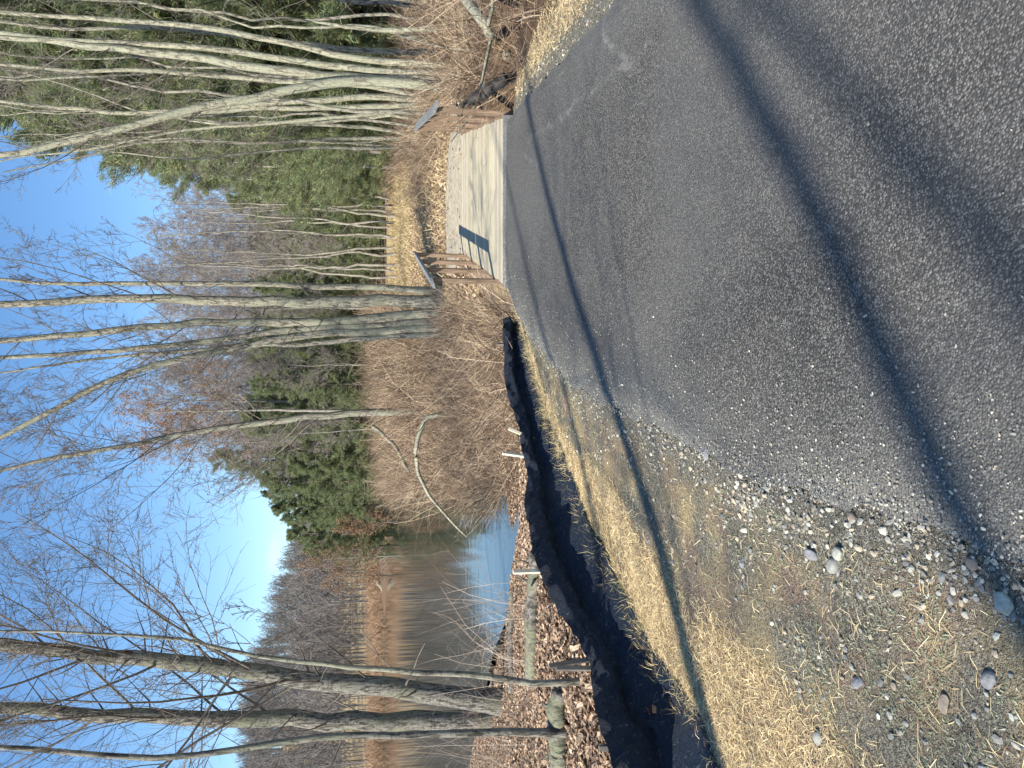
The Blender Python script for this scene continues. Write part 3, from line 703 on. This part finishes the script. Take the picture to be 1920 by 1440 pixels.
# twiggy shoots on near bank
a, b_ = in_poly_pts([(-9, 16), (-6, 6.8), (-3.2, 6), (-2.6, 9), (-3.6, 14.3)], 260, rng)
stems_mesh('bank_shoots', a, b_, .4, 1.7, 157, 'thin bare shoots scattered over the leaf covered pond bank', [(.26, .2, .16), (.36, .3, .24)], .0035, tw=4, leanf=.25)

# ------------------------------------------------------------------ loose surface stuff
def leaf_quads(xs, ys, size, rng, cols, lift=.01):
    n = len(xs); z = hgt(xs, ys)+lift*rng.random(n)+.004
    az = rng.random(n)*6.28; L = size*(.6+.8*rng.random(n)); W = L*(.45+.3*rng.random(n))
    a = np.stack([np.cos(az), np.sin(az), rng.normal(0, .35, n)], 1); nrm = norm(np.stack([rng.normal(0, .35, n), rng.normal(0, .35, n), np.ones(n)], 1)); bb = norm(np.cross(nrm, a)); up = np.cross(a, bb)
    c = np.stack([xs, ys, z], 1); cur = (rng.random(n)*.35*L)[:, None]*np.array([0, 0, 1.])
    A = a*L[:, None]/2; B = bb*W[:, None]/2
    V = np.stack([c-A+cur*.6, c-A*.3+B+cur, c+A*.45+B*.8, c+A+cur*.5, c+A*.45-B*.8, c-A*.3-B+cur], 1).reshape(-1, 3)
    b0 = (np.arange(n)*6)[:, None]; F = np.concatenate([b0+np.array([0, 1, 2, 3])[None], b0+np.array([0, 3, 4, 5])[None]])
    T = np.repeat(np.array(cols)[rng.integers(0, len(cols), n)]*(.6+.8*rng.random(n))[:, None], 6, 0)
    return V, F, T
LEAFC = [(.40, .29, .205), (.30, .205, .14), (.50, .39, .28), (.14, .095, .065), (.34, .23, .15)]
rng = np.random.default_rng(160)
a, b_ = in_poly_pts([(-12, 22), (-4.6, 3.3), (-2.2, 4.2), (-1.6, 6.0), (-.4, 7.6), (.9, 9.2), (1.1, 11), (-2.2, 15.6), (-4.5, 15.6), (-8, 18.5)], 170000, rng)
k_ = ~inside(a, b_, POND); yf = np.interp(a, FENCE[:, 0], FENCE[:, 1]); k_ &= b_ > yf+.02; a, b_ = a[k_], b_[k_]
keep = rng.random(len(a)) < .35+.65*vnoise(a*1.5, b_*1.5); a, b_ = a[keep], b_[keep]
v, f, t = leaf_quads(a, b_, .055, rng, LEAFC, .03)
tag(mk('leaf_litter', v, f, M_leaf, None, False, t), 'carpet of fallen brown leaves on the pond bank', 'leaves', kind='stuff')
a, b_ = in_poly_pts([(1.5, 12.9), (4.6, 12.9), (7, 17), (9, 30), (2.0, 30)], 26000, rng); kk = (b_ > 15.4) | (a < 2.1) | (rng.random(len(a)) < .22); a, b_ = a[kk], b_[kk]
v, f, t = leaf_quads(a, b_, .09, rng, LEAFC[:3], .03)
tag(mk('leaf_litter', v, f, M_leaf, None, False, t), 'fallen leaves strewn beyond the footbridge', 'leaves', kind='stuff')

def side_dist(xs, ys):   # distance from asphalt, positive outside
    d = polydist(xs, ys, ROAD, True); return np.where(inside(xs, ys, ROAD), -d, d)
def blades(name, xs, ys, l0, l1, wd, seed, cols, label, flat=.75, flow=None):
    rng = np.random.default_rng(seed); n = len(xs); z = hgt(xs, ys)+.002
    az = rng.random(n)*6.28
    if flow is not None: az = flow+rng.normal(0, .6, n)
    el = np.abs(rng.normal(0, 1, n))*(1-flat)*1.1+.03; L = l0+(l1-l0)*rng.random(n)
    d = np.stack([np.cos(az)*np.cos(el), np.sin(az)*np.cos(el), np.sin(el)], 1)
    s = norm(np.cross(d, np.array([0, 0, 1.])+rng.normal(0, .3, (n, 3))))*wd
    c = np.stack([xs, ys, z], 1); mid = c+d*(L*.55)[:, None]+np.array([0, 0, 1.])*(L*.05)[:, None]; d2 = norm(d+np.array([0, 0, -.35])+rng.normal(0, .2, (n, 3))); e = mid+d2*(L*.5)[:, None]
    e[:, 2] = np.maximum(e[:, 2], c[:, 2]+.003)
    V = np.stack([c-s, c+s, mid+s*.8, mid-s*.8, e], 1).reshape(-1, 3)
    b0 = (np.arange(n)*5)[:, None]; F = np.concatenate([b0+np.array([0, 1, 2])[None], b0+np.array([0, 2, 3])[None], b0+np.array([3, 2, 4])[None]])
    T = np.repeat(np.array(cols)[rng.integers(0, len(cols), n)]*(.6+.75*rng.random(n))[:, None], 5, 0)
    o = mk(name, V, F, M_straw, None, False, T); tag(o, label, 'grass', kind='stuff')
STRAW = [(.76, .62, .34), (.62, .48, .27), (.84, .71, .43), (.44, .32, .19), (.36, .26, .17)]
rng = np.random.default_rng(170)
def verge_pts(n, side, dens):
    if side == 'L': poly = np.concatenate([FENCE, EL[::-1][:-2]])
    else: poly = np.concatenate([ER[3:], [(3.5, 8.7), (3.6, 7.6), (3.9, 6.2), (4.5, 4.4), (5, 2), (5, 0)]])
    a, b_ = in_poly_pts(poly, n, rng); d = side_dist(a, b_); k_ = rng.random(len(a)) < dens(d, a, b_); return a[k_], b_[k_]
dn = lambda d, a, b_: np.maximum(smooth01((FRAC(d, a, b_)-.40)/.16)*np.clip(-.15+1.9*vnoise(a*2.6+5, b_*2.6), .06, 1), .025)*smooth01((d-.08)/.2)
a, b_ = verge_pts(430000, 'L', dn)
blades('dry_grass', a, b_, .03, .085, .0013, 171, STRAW, 'matted straw-coloured grass between the asphalt and the silt fence', .88)
a, b_ = verge_pts(90000, 'R', lambda d, a, b_: smooth01((d-.12)/.3)*np.clip(.3+1.2*vnoise(a*1.7, b_*1.7), 0, 1))
blades('dry_grass', a, b_, .03, .11, .002, 172, STRAW, 'matted straw-coloured grass on the right verge before the footbridge', .85)
a, b_ = verge_pts(120000, 'L', lambda d, a, b_: (vnoise(a*6+3, b_*6) > .45)*(d > .1)*(FRAC(d, a, b_) < .5)*(.25+.75*(vnoise(a*2+3, b_*2) > .5)))
blades('grass_tufts', a, b_, .006, .022, .0018, 173, [(.23, .27, .16), (.31, .34, .23), (.17, .19, .12), (.38, .38, .28)], 'tiny grey green seedlings and moss on the gritty left verge', .6)
# longer grass beside the fence
q = resample(FENCE[2:], 500); i = rng.integers(0, 500, 9000); a = q[i, 0]+rng.normal(.16, .1, 9000); b_ = q[i, 1]-np.abs(rng.normal(.08, .1, 9000))
blades('dry_grass', a, b_, .05, .13, .0013, 174, STRAW[:2]+[(.3, .3, .14), (.2, .15, .1)], 'longer dry grass against the foot of the silt fence', .55)
# field tufts
a, b_ = in_poly_pts([(.8, 15.8), (4, 15.8), (6.5, 14), (14, 30), (18, 60), (4, 60), (2.2, 24)], 70000, rng)
blades('dry_grass', a, b_, .12, .4, .008, 175, [(.56, .45, .26), (.45, .34, .2), (.36, .26, .17), (.62, .52, .28)], 'rough dry grass of the field beyond the footbridge', .6)

# stones
def icosa():
    p = (1+5**.5)/2; V = np.array([(-1, p, 0), (1, p, 0), (-1, -p, 0), (1, -p, 0), (0, -1, p), (0, 1, p), (0, -1, -p), (0, 1, -p), (p, 0, -1), (p, 0, 1), (-p, 0, -1), (-p, 0, 1)], float)/math.hypot(1, p)
    F = np.array([(0, 11, 5), (0, 5, 1), (0, 1, 7), (0, 7, 10), (0, 10, 11), (1, 5, 9), (5, 11, 4), (11, 10, 2), (10, 7, 6), (7, 1, 8), (3, 9, 4), (3, 4, 2), (3, 2, 6), (3, 6, 8), (3, 8, 9), (4, 9, 5), (2, 4, 11), (6, 2, 10), (8, 6, 7), (9, 8, 1)])
    return V, F
IV, IF = icosa()
def stones(name, xs, ys, s0, s1, seed, cols, label, z0=None, pw=3.):
    rng = np.random.default_rng(seed); n = len(xs); S = s0+(s1-s0)*rng.random(n)**pw
    z = (hgt(xs, ys) if z0 is None else z0)+S*.18
    V = IV[None]*(1+rng.normal(0, .16, (n, 12, 1)))*(np.array([1, .8, .55])*(.75+.5*rng.random((n, 1, 3))))
    a = rng.random(n)*6.28; ca, sa = np.cos(a)[:, None], np.sin(a)[:, None]
    tl = rng.normal(0, .3, (n, 1)); V = np.stack([V[..., 0]*ca-V[..., 1]*sa, V[..., 0]*sa+V[..., 1]*ca, V[..., 2]+V[..., 0]*tl], -1)*S[:, None, None]*.5+np.stack([xs, ys, z], 1)[:, None]
    F = (np.arange(n)*12)[:, None, None]+IF[None]
    T = np.repeat(np.array(cols)[rng.integers(0, len(cols), n)]*(.7+.6*rng.random(n))[:, None], 12, 0)
    o = mk(name, V.reshape(-1, 3), F.reshape(-1, 3), M_stone, None, False, T); tag(o, label, 'gravel', kind='stuff')
STC = [(.36, .35, .31), (.26, .26, .24), (.48, .46, .38), (.32, .28, .22), (.20, .20, .19), (.44, .37, .27)]
a, b_ = verge_pts(260000, 'L', lambda d, a, b_: np.clip(.9*np.exp(-((d-.06)/.13)**2)+.2*(FRAC(d, a, b_) < .45)*(vnoise(a*4+7, b_*4) > .35), 0, 1)*(.3+.9*vnoise(a*3, b_*3))*np.clip(12/(b_*b_+3), .12, 1)); print('stones', len(a))
stones('gravel', a, b_, .0035, .030, 181, STC, 'loose grey stones along the left edge of the asphalt', pw=11.)
a, b_ = verge_pts(16000, 'R', lambda d, a, b_: np.exp(-d/.18))
stones('gravel', a, b_, .008, .03, 182, STC, 'loose grey stones along the right edge of the asphalt', pw=5.)
n = 14000; s = 1.0+9*rng.random(n)**1.5; i = (np.interp(s, resample(EL, 600)[:, 1], np.arange(600))).astype(int)
e = resample(EL, 600)[i]; dx = rng.exponential(.16, n)-.02; a = e[:, 0]+dx; b_ = e[:, 1]+rng.normal(0, .05, n); k_ = dx < 1.6; a, b_ = a[k_], b_[k_]
stones('grit', a, b_, .002, .013, 183, STC[:4], 'grit and chippings scattered on the left side of the asphalt', z0=.012, pw=4.)

# larger single stones
M_rock = []
for i, c in enumerate([(.42, .42, .38), (.30, .30, .31), (.36, .30, .24), (.50, .50, .42)]):
    b = NB('rock_%d' % i, .85, .25); n_1 = b.noise(18, None, 5, .7); b.color(b.mix(b.ramp(n_1, [(.35, 0.), (.65, 1.)]), tuple(x*.55 for x in c), c)).bump(n_1, .8, .01); M_rock.append(b.m)
def rock(ix, iy, size, mat, label, seed, squash=.6, cat='stone'):
    rng = np.random.default_rng(seed); bm = bmesh.new(); bmesh.ops.create_icosphere(bm, subdivisions=3, radius=1)
    ax = norm(rng.normal(0, 1, (7, 3))); lim = .62+.3*rng.random(7)
    for v in bm.verts:
        c = np.array(v.co)
        for q, l in zip(ax, lim):
            d = c@q
            if d > l: c = c-q*(d-l)*.9
        v.co = Vector(c*np.array([1, .75, squash]))*size/2
    p = G(1440-iy, ix, -.03); me = bpy.data.meshes.new('rock'); bm.to_mesh(me); bm.free(); me.materials.append(M_rock[mat])
    o = bpy.data.objects.new('rock', me); C.collection.objects.link(o); o.location = (p[0], p[1], float(hgt(p[0], p[1]))+size*.14); o.rotation_euler = (rng.normal(0, .2), rng.normal(0, .2), rng.random()*6)
    tag(o, label, cat)
rock(1900, 1132, .068, 3, 'pale oval stone lying alone near the bottom of the verge beside the asphalt', 1)
rock(1532, 1040, .06, 1, 'grey stone on the verge, left one of the pale pair near the gravel edge', 2)
rock(1583, 1037, .065, 3, 'pale wedge stone on the verge at the gravel edge', 3)
rock(1570, 1060, .06, 0, 'pale upright stone touching a grey one on the verge', 4, .8)
rock(1610, 968, .04, 2, 'small tan stone at the asphalt edge', 5)
rock(1865, 1275, .06, 1, 'blue-grey stone beside the long shadow on the verge', 6)
rock(1775, 1320, .06, 2, 'flat pinkish stone in the gravel far from the asphalt', 7, .3)
rock(1392, 1057, .045, 1, 'small blue-grey stone alone on the brown soil', 8)
rock(1610, 1280, .055, 1, 'grey stone half sunk in soil by the straw', 9)
rock(1840, 1055, .045, 2, 'rusty brown stone nearest the asphalt corner', 10)
rock(1530, 1385, .06, 0, 'grey stone in the dark hollow of the straw', 11)
rock(1325, 850, .10, 1, 'dark broken asphalt chunk at the edge of the path', 12, .35, 'chunk')
rock(1860, 1020, .05, 3, 'pale stone right against the asphalt edge', 13)
rock(936, 598, .12, 3, 'pale stone at the end of the silt fence near the footbridge', 14)

# ------------------------------------------------------------------ silt fence
FP = resample(FENCE, 260)
tg = np.gradient(FP, axis=0); tg = norm(tg); nr = np.stack([tg[:, 1], -tg[:, 0]], 1)   # toward the path
s = np.r_[0, np.cumsum(np.linalg.norm(np.diff(FP, axis=0), axis=1))]
M = 22; prof_n = np.interp(np.linspace(0, 1, M), [0, .14, .3, .46, .58, .75, .9, 1], [0, .03, .045, .0, -.01, .10, .19, .30])
prof_z = np.interp(np.linspace(0, 1, M), [0, .14, .3, .46, .58, .75, .9, 1], [.45, .38, .28, .21, .19, .11, .045, .012])
gz = hgt(FP[:, 0], FP[:, 1])
jj = np.linspace(0, 1, M)
scale = .9+.12*np.sin(s*2.1)+.1*(vnoise(s*.9, s*0)-.5)
scale *= np.interp(s, [0, s[-1]*.55, s[-1]*.8, s[-1]], [1.05, .95, .75, .6])
fn = prof_n[None]*(1+.5*(vnoise(s*1.3, s*0+4)-.5))[:, None]+(.05*np.sin(s*3.1)[:, None]*(1-jj)[None])+.03*(vnoise(s[:, None]*4, jj[None]*4)-.5)+.03*(vnoise(s[:, None]*9+jj[None]*5, jj[None]*7)-.5)+.03*(vnoise(s[:, None]*22-jj[None]*9, jj[None]*12)-.5)
fz = gz[:, None]+prof_z[None]*scale[:, None]+.03*(vnoise(s[:, None]*2.5, jj[None]*3)-.5)*np.minimum(1, (1-jj)*4)[None]
V = np.concatenate([FP[:, None, :]+nr[:, None, :]*fn[..., None], fz[..., None]], -1)
# toe follows the ground
toe = hgt(V[..., 0], V[..., 1])+.012; V[..., 2] = np.maximum(V[..., 2], toe)
idx = np.arange(260*M).reshape(260, M); F = np.stack([idx[:-1, :-1], idx[1:, :-1], idx[1:, 1:], idx[:-1, 1:]], -1).reshape(-1, 4)
b = NB('silt_fabric', .5, .35)
spk = b.noise(38, b.vec((1, 1, 1)), 4, .8); du = b.noise(2.3, None, 3); weave = b.vor(330)
c = b.mix(b.ramp(du, [(.5, 0.), (.75, .5)]), (.003, .015, .040), (.012, .030, .056))
c = b.mix(b.ramp(spk, [(.60, 0.), (.68, .7)]), c, (.30, .32, .32))
b.color(c).bump(b.math('ADD', weave, b.math('MULTIPLY', b.noise(9, None, 5, .7, 1.), 5.)), .8, .012)
sf = empty('silt_fence', (FP[0, 0], FP[0, 1], gz[0])); o0 = np.array([FP[0, 0], FP[0, 1], gz[0]])
mk('fabric', V.reshape(-1, 3)-o0, F, b.m, sf, True)
tag(sf, 'sagging black silt fence with wooden stakes between the straw verge and the pond bank', 'silt fence')
M_stake = plain('stake_wood', (.62, .56, .44), .8, .2, .15, 14); M_stake_shade = plain('shaded_stake', (.16, .14, .12), .85, .2, .3, 20)  # far-side stakes: their shade is put into a darker copy of the wood
def boxbm(sx, sy, z0, z1, chamfer=0., bev=.003):
    bm = bmesh.new(); bmesh.ops.create_cube(bm, size=1)
    for v in bm.verts: v.co = Vector((v.co.x*sx, v.co.y*sy, z0+(v.co.z+.5)*(z1-z0)))
    if chamfer:
        for v in bm.verts:
            if v.co.z > (z0+z1)/2 and v.co.x > 0: v.co.z -= chamfer
    bmesh.ops.bevel(bm, geom=bm.edges[:], offset=bev, segments=2, affect='EDGES')
    return bm
def bmobj(name, bm, mat, parent=None):
    me = bpy.data.meshes.new(name); bm.to_mesh(me); bm.free(); me.materials.append(mat)
    o = bpy.data.objects.new(name, me); C.collection.objects.link(o); o.parent = parent; return o
def at_fence(ix, iy):   # nearest fence sample to an image column
    u = 1440-iy; pr = []
    for p in FP:
        r = p/1.; pr.append(720+1442*(p[0]/(p[1]*cp+CAMH*sp)))
    return int(np.argmin(np.abs(np.array(pr)-u)))
for (ix, iy, h0, mat, lx, ly, dn_) in [(1048, 1063, .66, M_stake, .03, 0, .02), (982, 829, .47, M_stake, .0, .42, .0), (965, 855, .55, M_stake, .12, .1, -.02), (1060, 1206, .62, M_stake_shade, .02, -.1, -.05), (1075, 1250, .60, M_stake_shade, -.05, .1, -.05),
                                  (1120, 1385, .5, M_stake_shade, .05, 0, -.03), (1005, 950, .42, M_stake_shade, 0, .1, -.03), (955, 730, .4, M_stake_shade, .05, 0, -.03), (940, 640, .38, M_stake_shade, 0, 0, -.03)]:
    i = at_fence(ix, iy); bm = boxbm(.028, .028, -.1, h0*.88, 0, .002)
    o = bmobj('stake', bm, mat, sf); o.location = Vector((FP[i, 0]+nr[i, 0]*(fn[i].min()-.04), FP[i, 1]+nr[i, 1]*(fn[i].min()-.04), gz[i]))-Vector(o0); o.rotation_euler = (lx, ly, rng.random())

# ------------------------------------------------------------------ footbridge
AX = rad([.266, 1.]); WID = 1.92; B0 = rad([1.2, 8.93]); LEN = 3.95
def bp(a, s_, z): return (B0[0]+a*1.0+AX[0]*s_, B0[1]+AX[1]*s_-.06*a*0, z)
b = NB('deck_wood', .8, .25)
g = b.noise(3, b.vec((2.5, 40, 10)), 5, .6, .3)
c = b.mix(b.ramp(g, [(.35, 0.), (.65, 1.)]), (.29, .26, .185), (.50, .46, .35)); c = b.mix(1., c, b.attr(), 'MULTIPLY'); b.color(c).bump(g, .3, .004); M_deck = b.m
def wood(name, lo, hi, vert=True):
    b = NB(name, .8, .25); g = b.noise(2.5, b.vec((28, 28, 1.6) if vert else (28, 1.6, 28)), 5, .65, .8)
    g2 = b.noise(1.5, b.vec((6, 6, .8)), 3)
    c = b.mix(b.ramp(g, [(.35, 0.), (.62, 1.)]), lo, hi); c = b.mix(b.ramp(g2, [(.4, .35), (.6, 0.)]), c, lo); b.color(c).bump(g, .3, .004); return b.m
M_post = wood('rail_wood', (.12, .08, .052), (.33, .235, .165)); M_cap = wood('cap_wood', (.12, .125, .125), (.28, .285, .28), False)
fb = empty('footbridge', (B0[0], B0[1], 0)); o0b = np.array([B0[0], B0[1], 0]); tag(fb, 'short pale boardwalk footbridge with low wooden handrails', 'footbridge')
npk = 27; pw_ = LEN/npk; Vd = []; Fd = []; Td = []; rg = np.random.default_rng(9)
QF = np.array([(0, 1, 2, 3), (7, 6, 5, 4), (0, 4, 5, 1), (1, 5, 6, 2), (2, 6, 7, 3), (3, 7, 4, 0)])
for i in range(npk):
    s0, s1 = i*pw_+.003, (i+1)*pw_-.004; z1 = .028+rg.normal(0, .0015); ja, jb = rg.normal(0, .006, 2)
    q = [bp(-.02+ja, s0, z1-.038), bp(WID+.02+jb, s0, z1-.038), bp(WID+.02+jb, s1, z1-.038), bp(-.02+ja, s1, z1-.038)]
    q += [(x, y, z1) for x, y, z in q]
    Vd += q; Fd.append(QF[:, ::-1]+8*i); t_ = .82+.3*rg.random(); Td += [(t_*1.02, t_, t_*(.92+.12*rg.random()))]*8
mk('deck', np.array(Vd)-o0b, np.concatenate(Fd), M_deck, fb, False, np.array(Td))
def beam(name, a0, a1, s0, s1, z0, z1, mat, parent):
    q = [bp(a0, s0, z0), bp(a1, s0, z0), bp(a1, s1, z0), bp(a0, s1, z0)]; q += [(x, y, z1) for x, y, z in q]
    return mk(name, np.array(q)-o0b, QF[:, ::-1], mat, parent)
beam('end_board', -.05, WID+.05, -.045, -.003, -.16, .026, M_cap, fb)
for a0 in (.02, WID/2-.05, WID-.12): beam('joist', a0, a0+.1, .01, LEN-.01, -.30, -.014, M_post, fb)
for side in (0, 1):
    rl = bpy.data.objects.new('railing', None); C.collection.objects.link(rl); rl.parent = fb
    sg = 1 if side else -1; a_ = WID+.075 if side else -.075
    ang = -math.atan2(AX[0], AX[1])
    PHT = .80
    for s0 in (.62, 1.66, 2.70, 3.74) if side == 0 else (.14, 1.30, 2.46, 3.62):
        bm = boxbm(.062, .09, -.35, PHT, .03, .004)
        o = bmobj('post', bm, M_post, rl); x, y, z = bp(a_, s0, 0); o.location = (x-B0[0], y-B0[1], 0); o.rotation_euler = (0, 0, ang+(0 if side else math.pi))
    # sloping cap board on the outer chamfer
    s0, s1 = (.5, 3.86) if side == 0 else (.02, 3.74)
    bm = bmesh.new(); bmesh.ops.create_cube(bm, size=1); Lc = (s1-s0)*math.hypot(*AX)
    for v in bm.verts: v.co = Vector((v.co.x*.14, v.co.y*Lc, v.co.z*.036))
    bmesh.ops.bevel(bm, geom=bm.edges[:], offset=.004, segments=2, affect='EDGES')
    o = bmobj('cap_rail', bm, M_cap, rl); x, y, z = bp(a_+sg*.022, (s0+s1)/2, 0); o.location = (x-B0[0], y-B0[1], PHT+.006); o.rotation_euler = (0, math.atan2(.03, .09)*sg, ang)
    # toe plank along the deck edge
    beam('edge_board', (WID+.022 if side else -.06), (WID+.06 if side else -.022), .0, LEN, -.2, .02, M_post, rl)

# ------------------------------------------------------------------ logs, sticks and other single things
def log(name, pts, r0, r1, mat, label, cat='log', sides=10, K=26, seed=0, twigs=0, jag=.0):
    rg = np.random.default_rng(seed); P = resample(np.array(pts, float), K); P[1:-1] = (P[:-2]+2*P[1:-1]+P[2:])/4
    P += np.stack([np.convolve(rg.normal(0, r0*.35, K+4), np.ones(5)/5, 'valid') for _ in range(3)], 1); Rr = np.linspace(r0, r1, K)*(1+np.convolve(rg.normal(0, .04, K+2), np.ones(3)/3, 'valid'))
    v, f = tubes(P[None], Rr[None], sides)
    # close the ends
    n = len(v); v = np.concatenate([v, [P[0]], [P[-1]]]); i = np.arange(sides); j = (i+1) % sides; e = (K-1)*sides
    f = np.concatenate([f, np.stack([i, i, j, np.full(sides, n)], 1)[:, [0, 3, 2, 2]], np.stack([e+i, e+j, np.full(sides, n+1), np.full(sides, n+1)], 1)])
    tri = np.concatenate([f[:-2*sides][:, [0, 1, 2]], f[:-2*sides][:, [0, 2, 3]], np.stack([j, i, np.full(sides, n)], 1), np.stack([e+i, e+j, np.full(sides, n+1)], 1)])
    r = empty(name, tuple(P[0])); tag(r, label, cat); mk('trunk', v-P[0], tri, mat, r, True)
    if twigs:
        p1, r1_ = children(rg, P[None], Rr[None], twigs, .2, 1, .3, 50, 5, .4, .1, rmin=.003); branches(p1, r1_, 4, mat, r, P[0])
    return r
def gp(u, v, dz=0.):
    p = G(u, v, -.4)
    for _ in range(8): p = G(u, v, float(hgt(p[0], p[1])))
    return (p[0], p[1], p[2]+dz)
M_moss = bark('mossy_log_bark', (.27, .25, .22), (.09, .08, .07), (.19, .20, .13))
log('fallen_log', [gp(170, 1008, .06), gp(260, 1012, .08), gp(330, 1011, .07), gp(405, 1016, .06)], .09, .07, M_moss, 'long grey mossy log lying flat on the leaf covered bank behind the fence', seed=1, twigs=5)
log('fallen_log', [gp(140, 966, .05), gp(230, 965, .06), gp(330, 966, .05)], .06, .045, M_moss, 'thin dark log nearer the water, parallel to the long grey log', seed=2)
log('fallen_log', [gp(-10, 1060, .06), gp(60, 1062, .07), gp(140, 1058, .05)], .10, .08, M_moss, 'dark log shape laid along the dark band at the feet of the leftmost tree', seed=3, twigs=4)  # log shape stands in for a dark band across the bank
M_char = plain('charred_wood', (.035, .033, .032), .7, .4, .4, 20)
log('fallen_log', [atY(1296, 948, 8.9)+rad([0, 0, -.02]), atY(1270, 915, 9.0), atY(1250, 880, 9.15)], .065, .055, M_char, 'short black log leaning out of the brambles right of the footbridge', seed=4)
log('fallen_log', [gp(1335, 958, .05), gp(1350, 944, .06), atY(1385, 915, 9.2), atY(1430, 880, 10), atY(1475, 850, 11)], .06, .07, M_bark_p, 'pale log slanting down to the verge at the right edge', seed=5, twigs=5)
log('fallen_log', [atY(640, 700, 34), atY(610, 735, 32), atY(585, 752, 31), atY(558, 765, 30)], .09, .07, M_bark_p, 'short pale broken trunk leaning in the thicket beside the bent sapling', seed=6)
log('fallen_birch', [atY(332, 722, 120), atY(345, 712, 121), atY(352, 708, 122)], .45, .3, M_bark_p, 'white fallen birch at the water line of the far shore', seed=7)
# bent sapling arching down to the water
bs = [(822, 772), (800, 782), (785, 815), (778, 850), (785, 890), (805, 930), (835, 965), (858, 990), (874, 1008)]
rg = np.random.default_rng(77); Wp = np.array([atY(1440-y, x, 21.2) for x, y in bs]); Wp[0, 2] = min(Wp[0, 2], float(hgt(Wp[0, 0], 21.2))-.05); Wp[-1, 2] = WZ-.05
P = resample(Wp, 24); Rr = np.linspace(.07, .03, 24); r = empty('bent_sapling', tuple(P[0])); tag(r, 'pale sapling arched over with its tip dipping into the pond', 'tree')
v, f = tubes(P[None], Rr[None], 8); mk('trunk', v-P[0], f, M_bark_p, r, True)
p1, r1 = children(rg, P[None], Rr[None], 14, .1, 1, .14, 50, 5, .3, .05, rmin=.004); p2, r2 = children(rg, p1, r1, 4, .1, 1, .5, 50, 4, .6, rmin=.003); v, f = join([tubes(p1, r1, 4), tubes(p2, r2, 3)]); mk('crown', v-P[0], f, M_twig, r, True)
# oak sprig by the fence
rg = np.random.default_rng(88); c = G(55, 1245, -.02); n = 26
v, f, t = leaf_quads(c[0]+rg.normal(0, .09, n), c[1]+rg.normal(0, .07, n), .10, rg, [(.40, .15, .06), (.32, .11, .05), (.45, .2, .08)], .12)
o = mk('leaf_cluster', v-c, f, M_leaf, None, False, t); o.location = tuple(c); tag(o, 'cluster of rusty red oak leaves against the silt fence', 'leaves')

# ------------------------------------------------------------------ tell the repeats apart by their place in the row
ORD = ['first', 'second', 'third', 'fourth', 'fifth', 'sixth', 'seventh', 'eighth', 'ninth', 'tenth', 'eleventh', 'twelfth', 'thirteenth', 'fourteenth', 'fifteenth', 'sixteenth', 'seventeenth', 'eighteenth', 'nineteenth', 'twentieth']
ORD += ['twenty-'+x for x in ORD[:9]]+['thirtieth']+['thirty-'+x for x in ORD[:9]]+['fortieth']+['forty-'+x for x in ORD[:9]]
gr = {}
for o in C.collection.objects:
    if o.parent is None and o.get('group'): gr.setdefault((o['group'], o['label']), []).append(o)
for (g_, l_), L in gr.items():
    L.sort(key=lambda o: o.location.x/o.location.y)
    for i, o in enumerate(L): o['label'] = l_+', '+ORD[i]+' from the left'
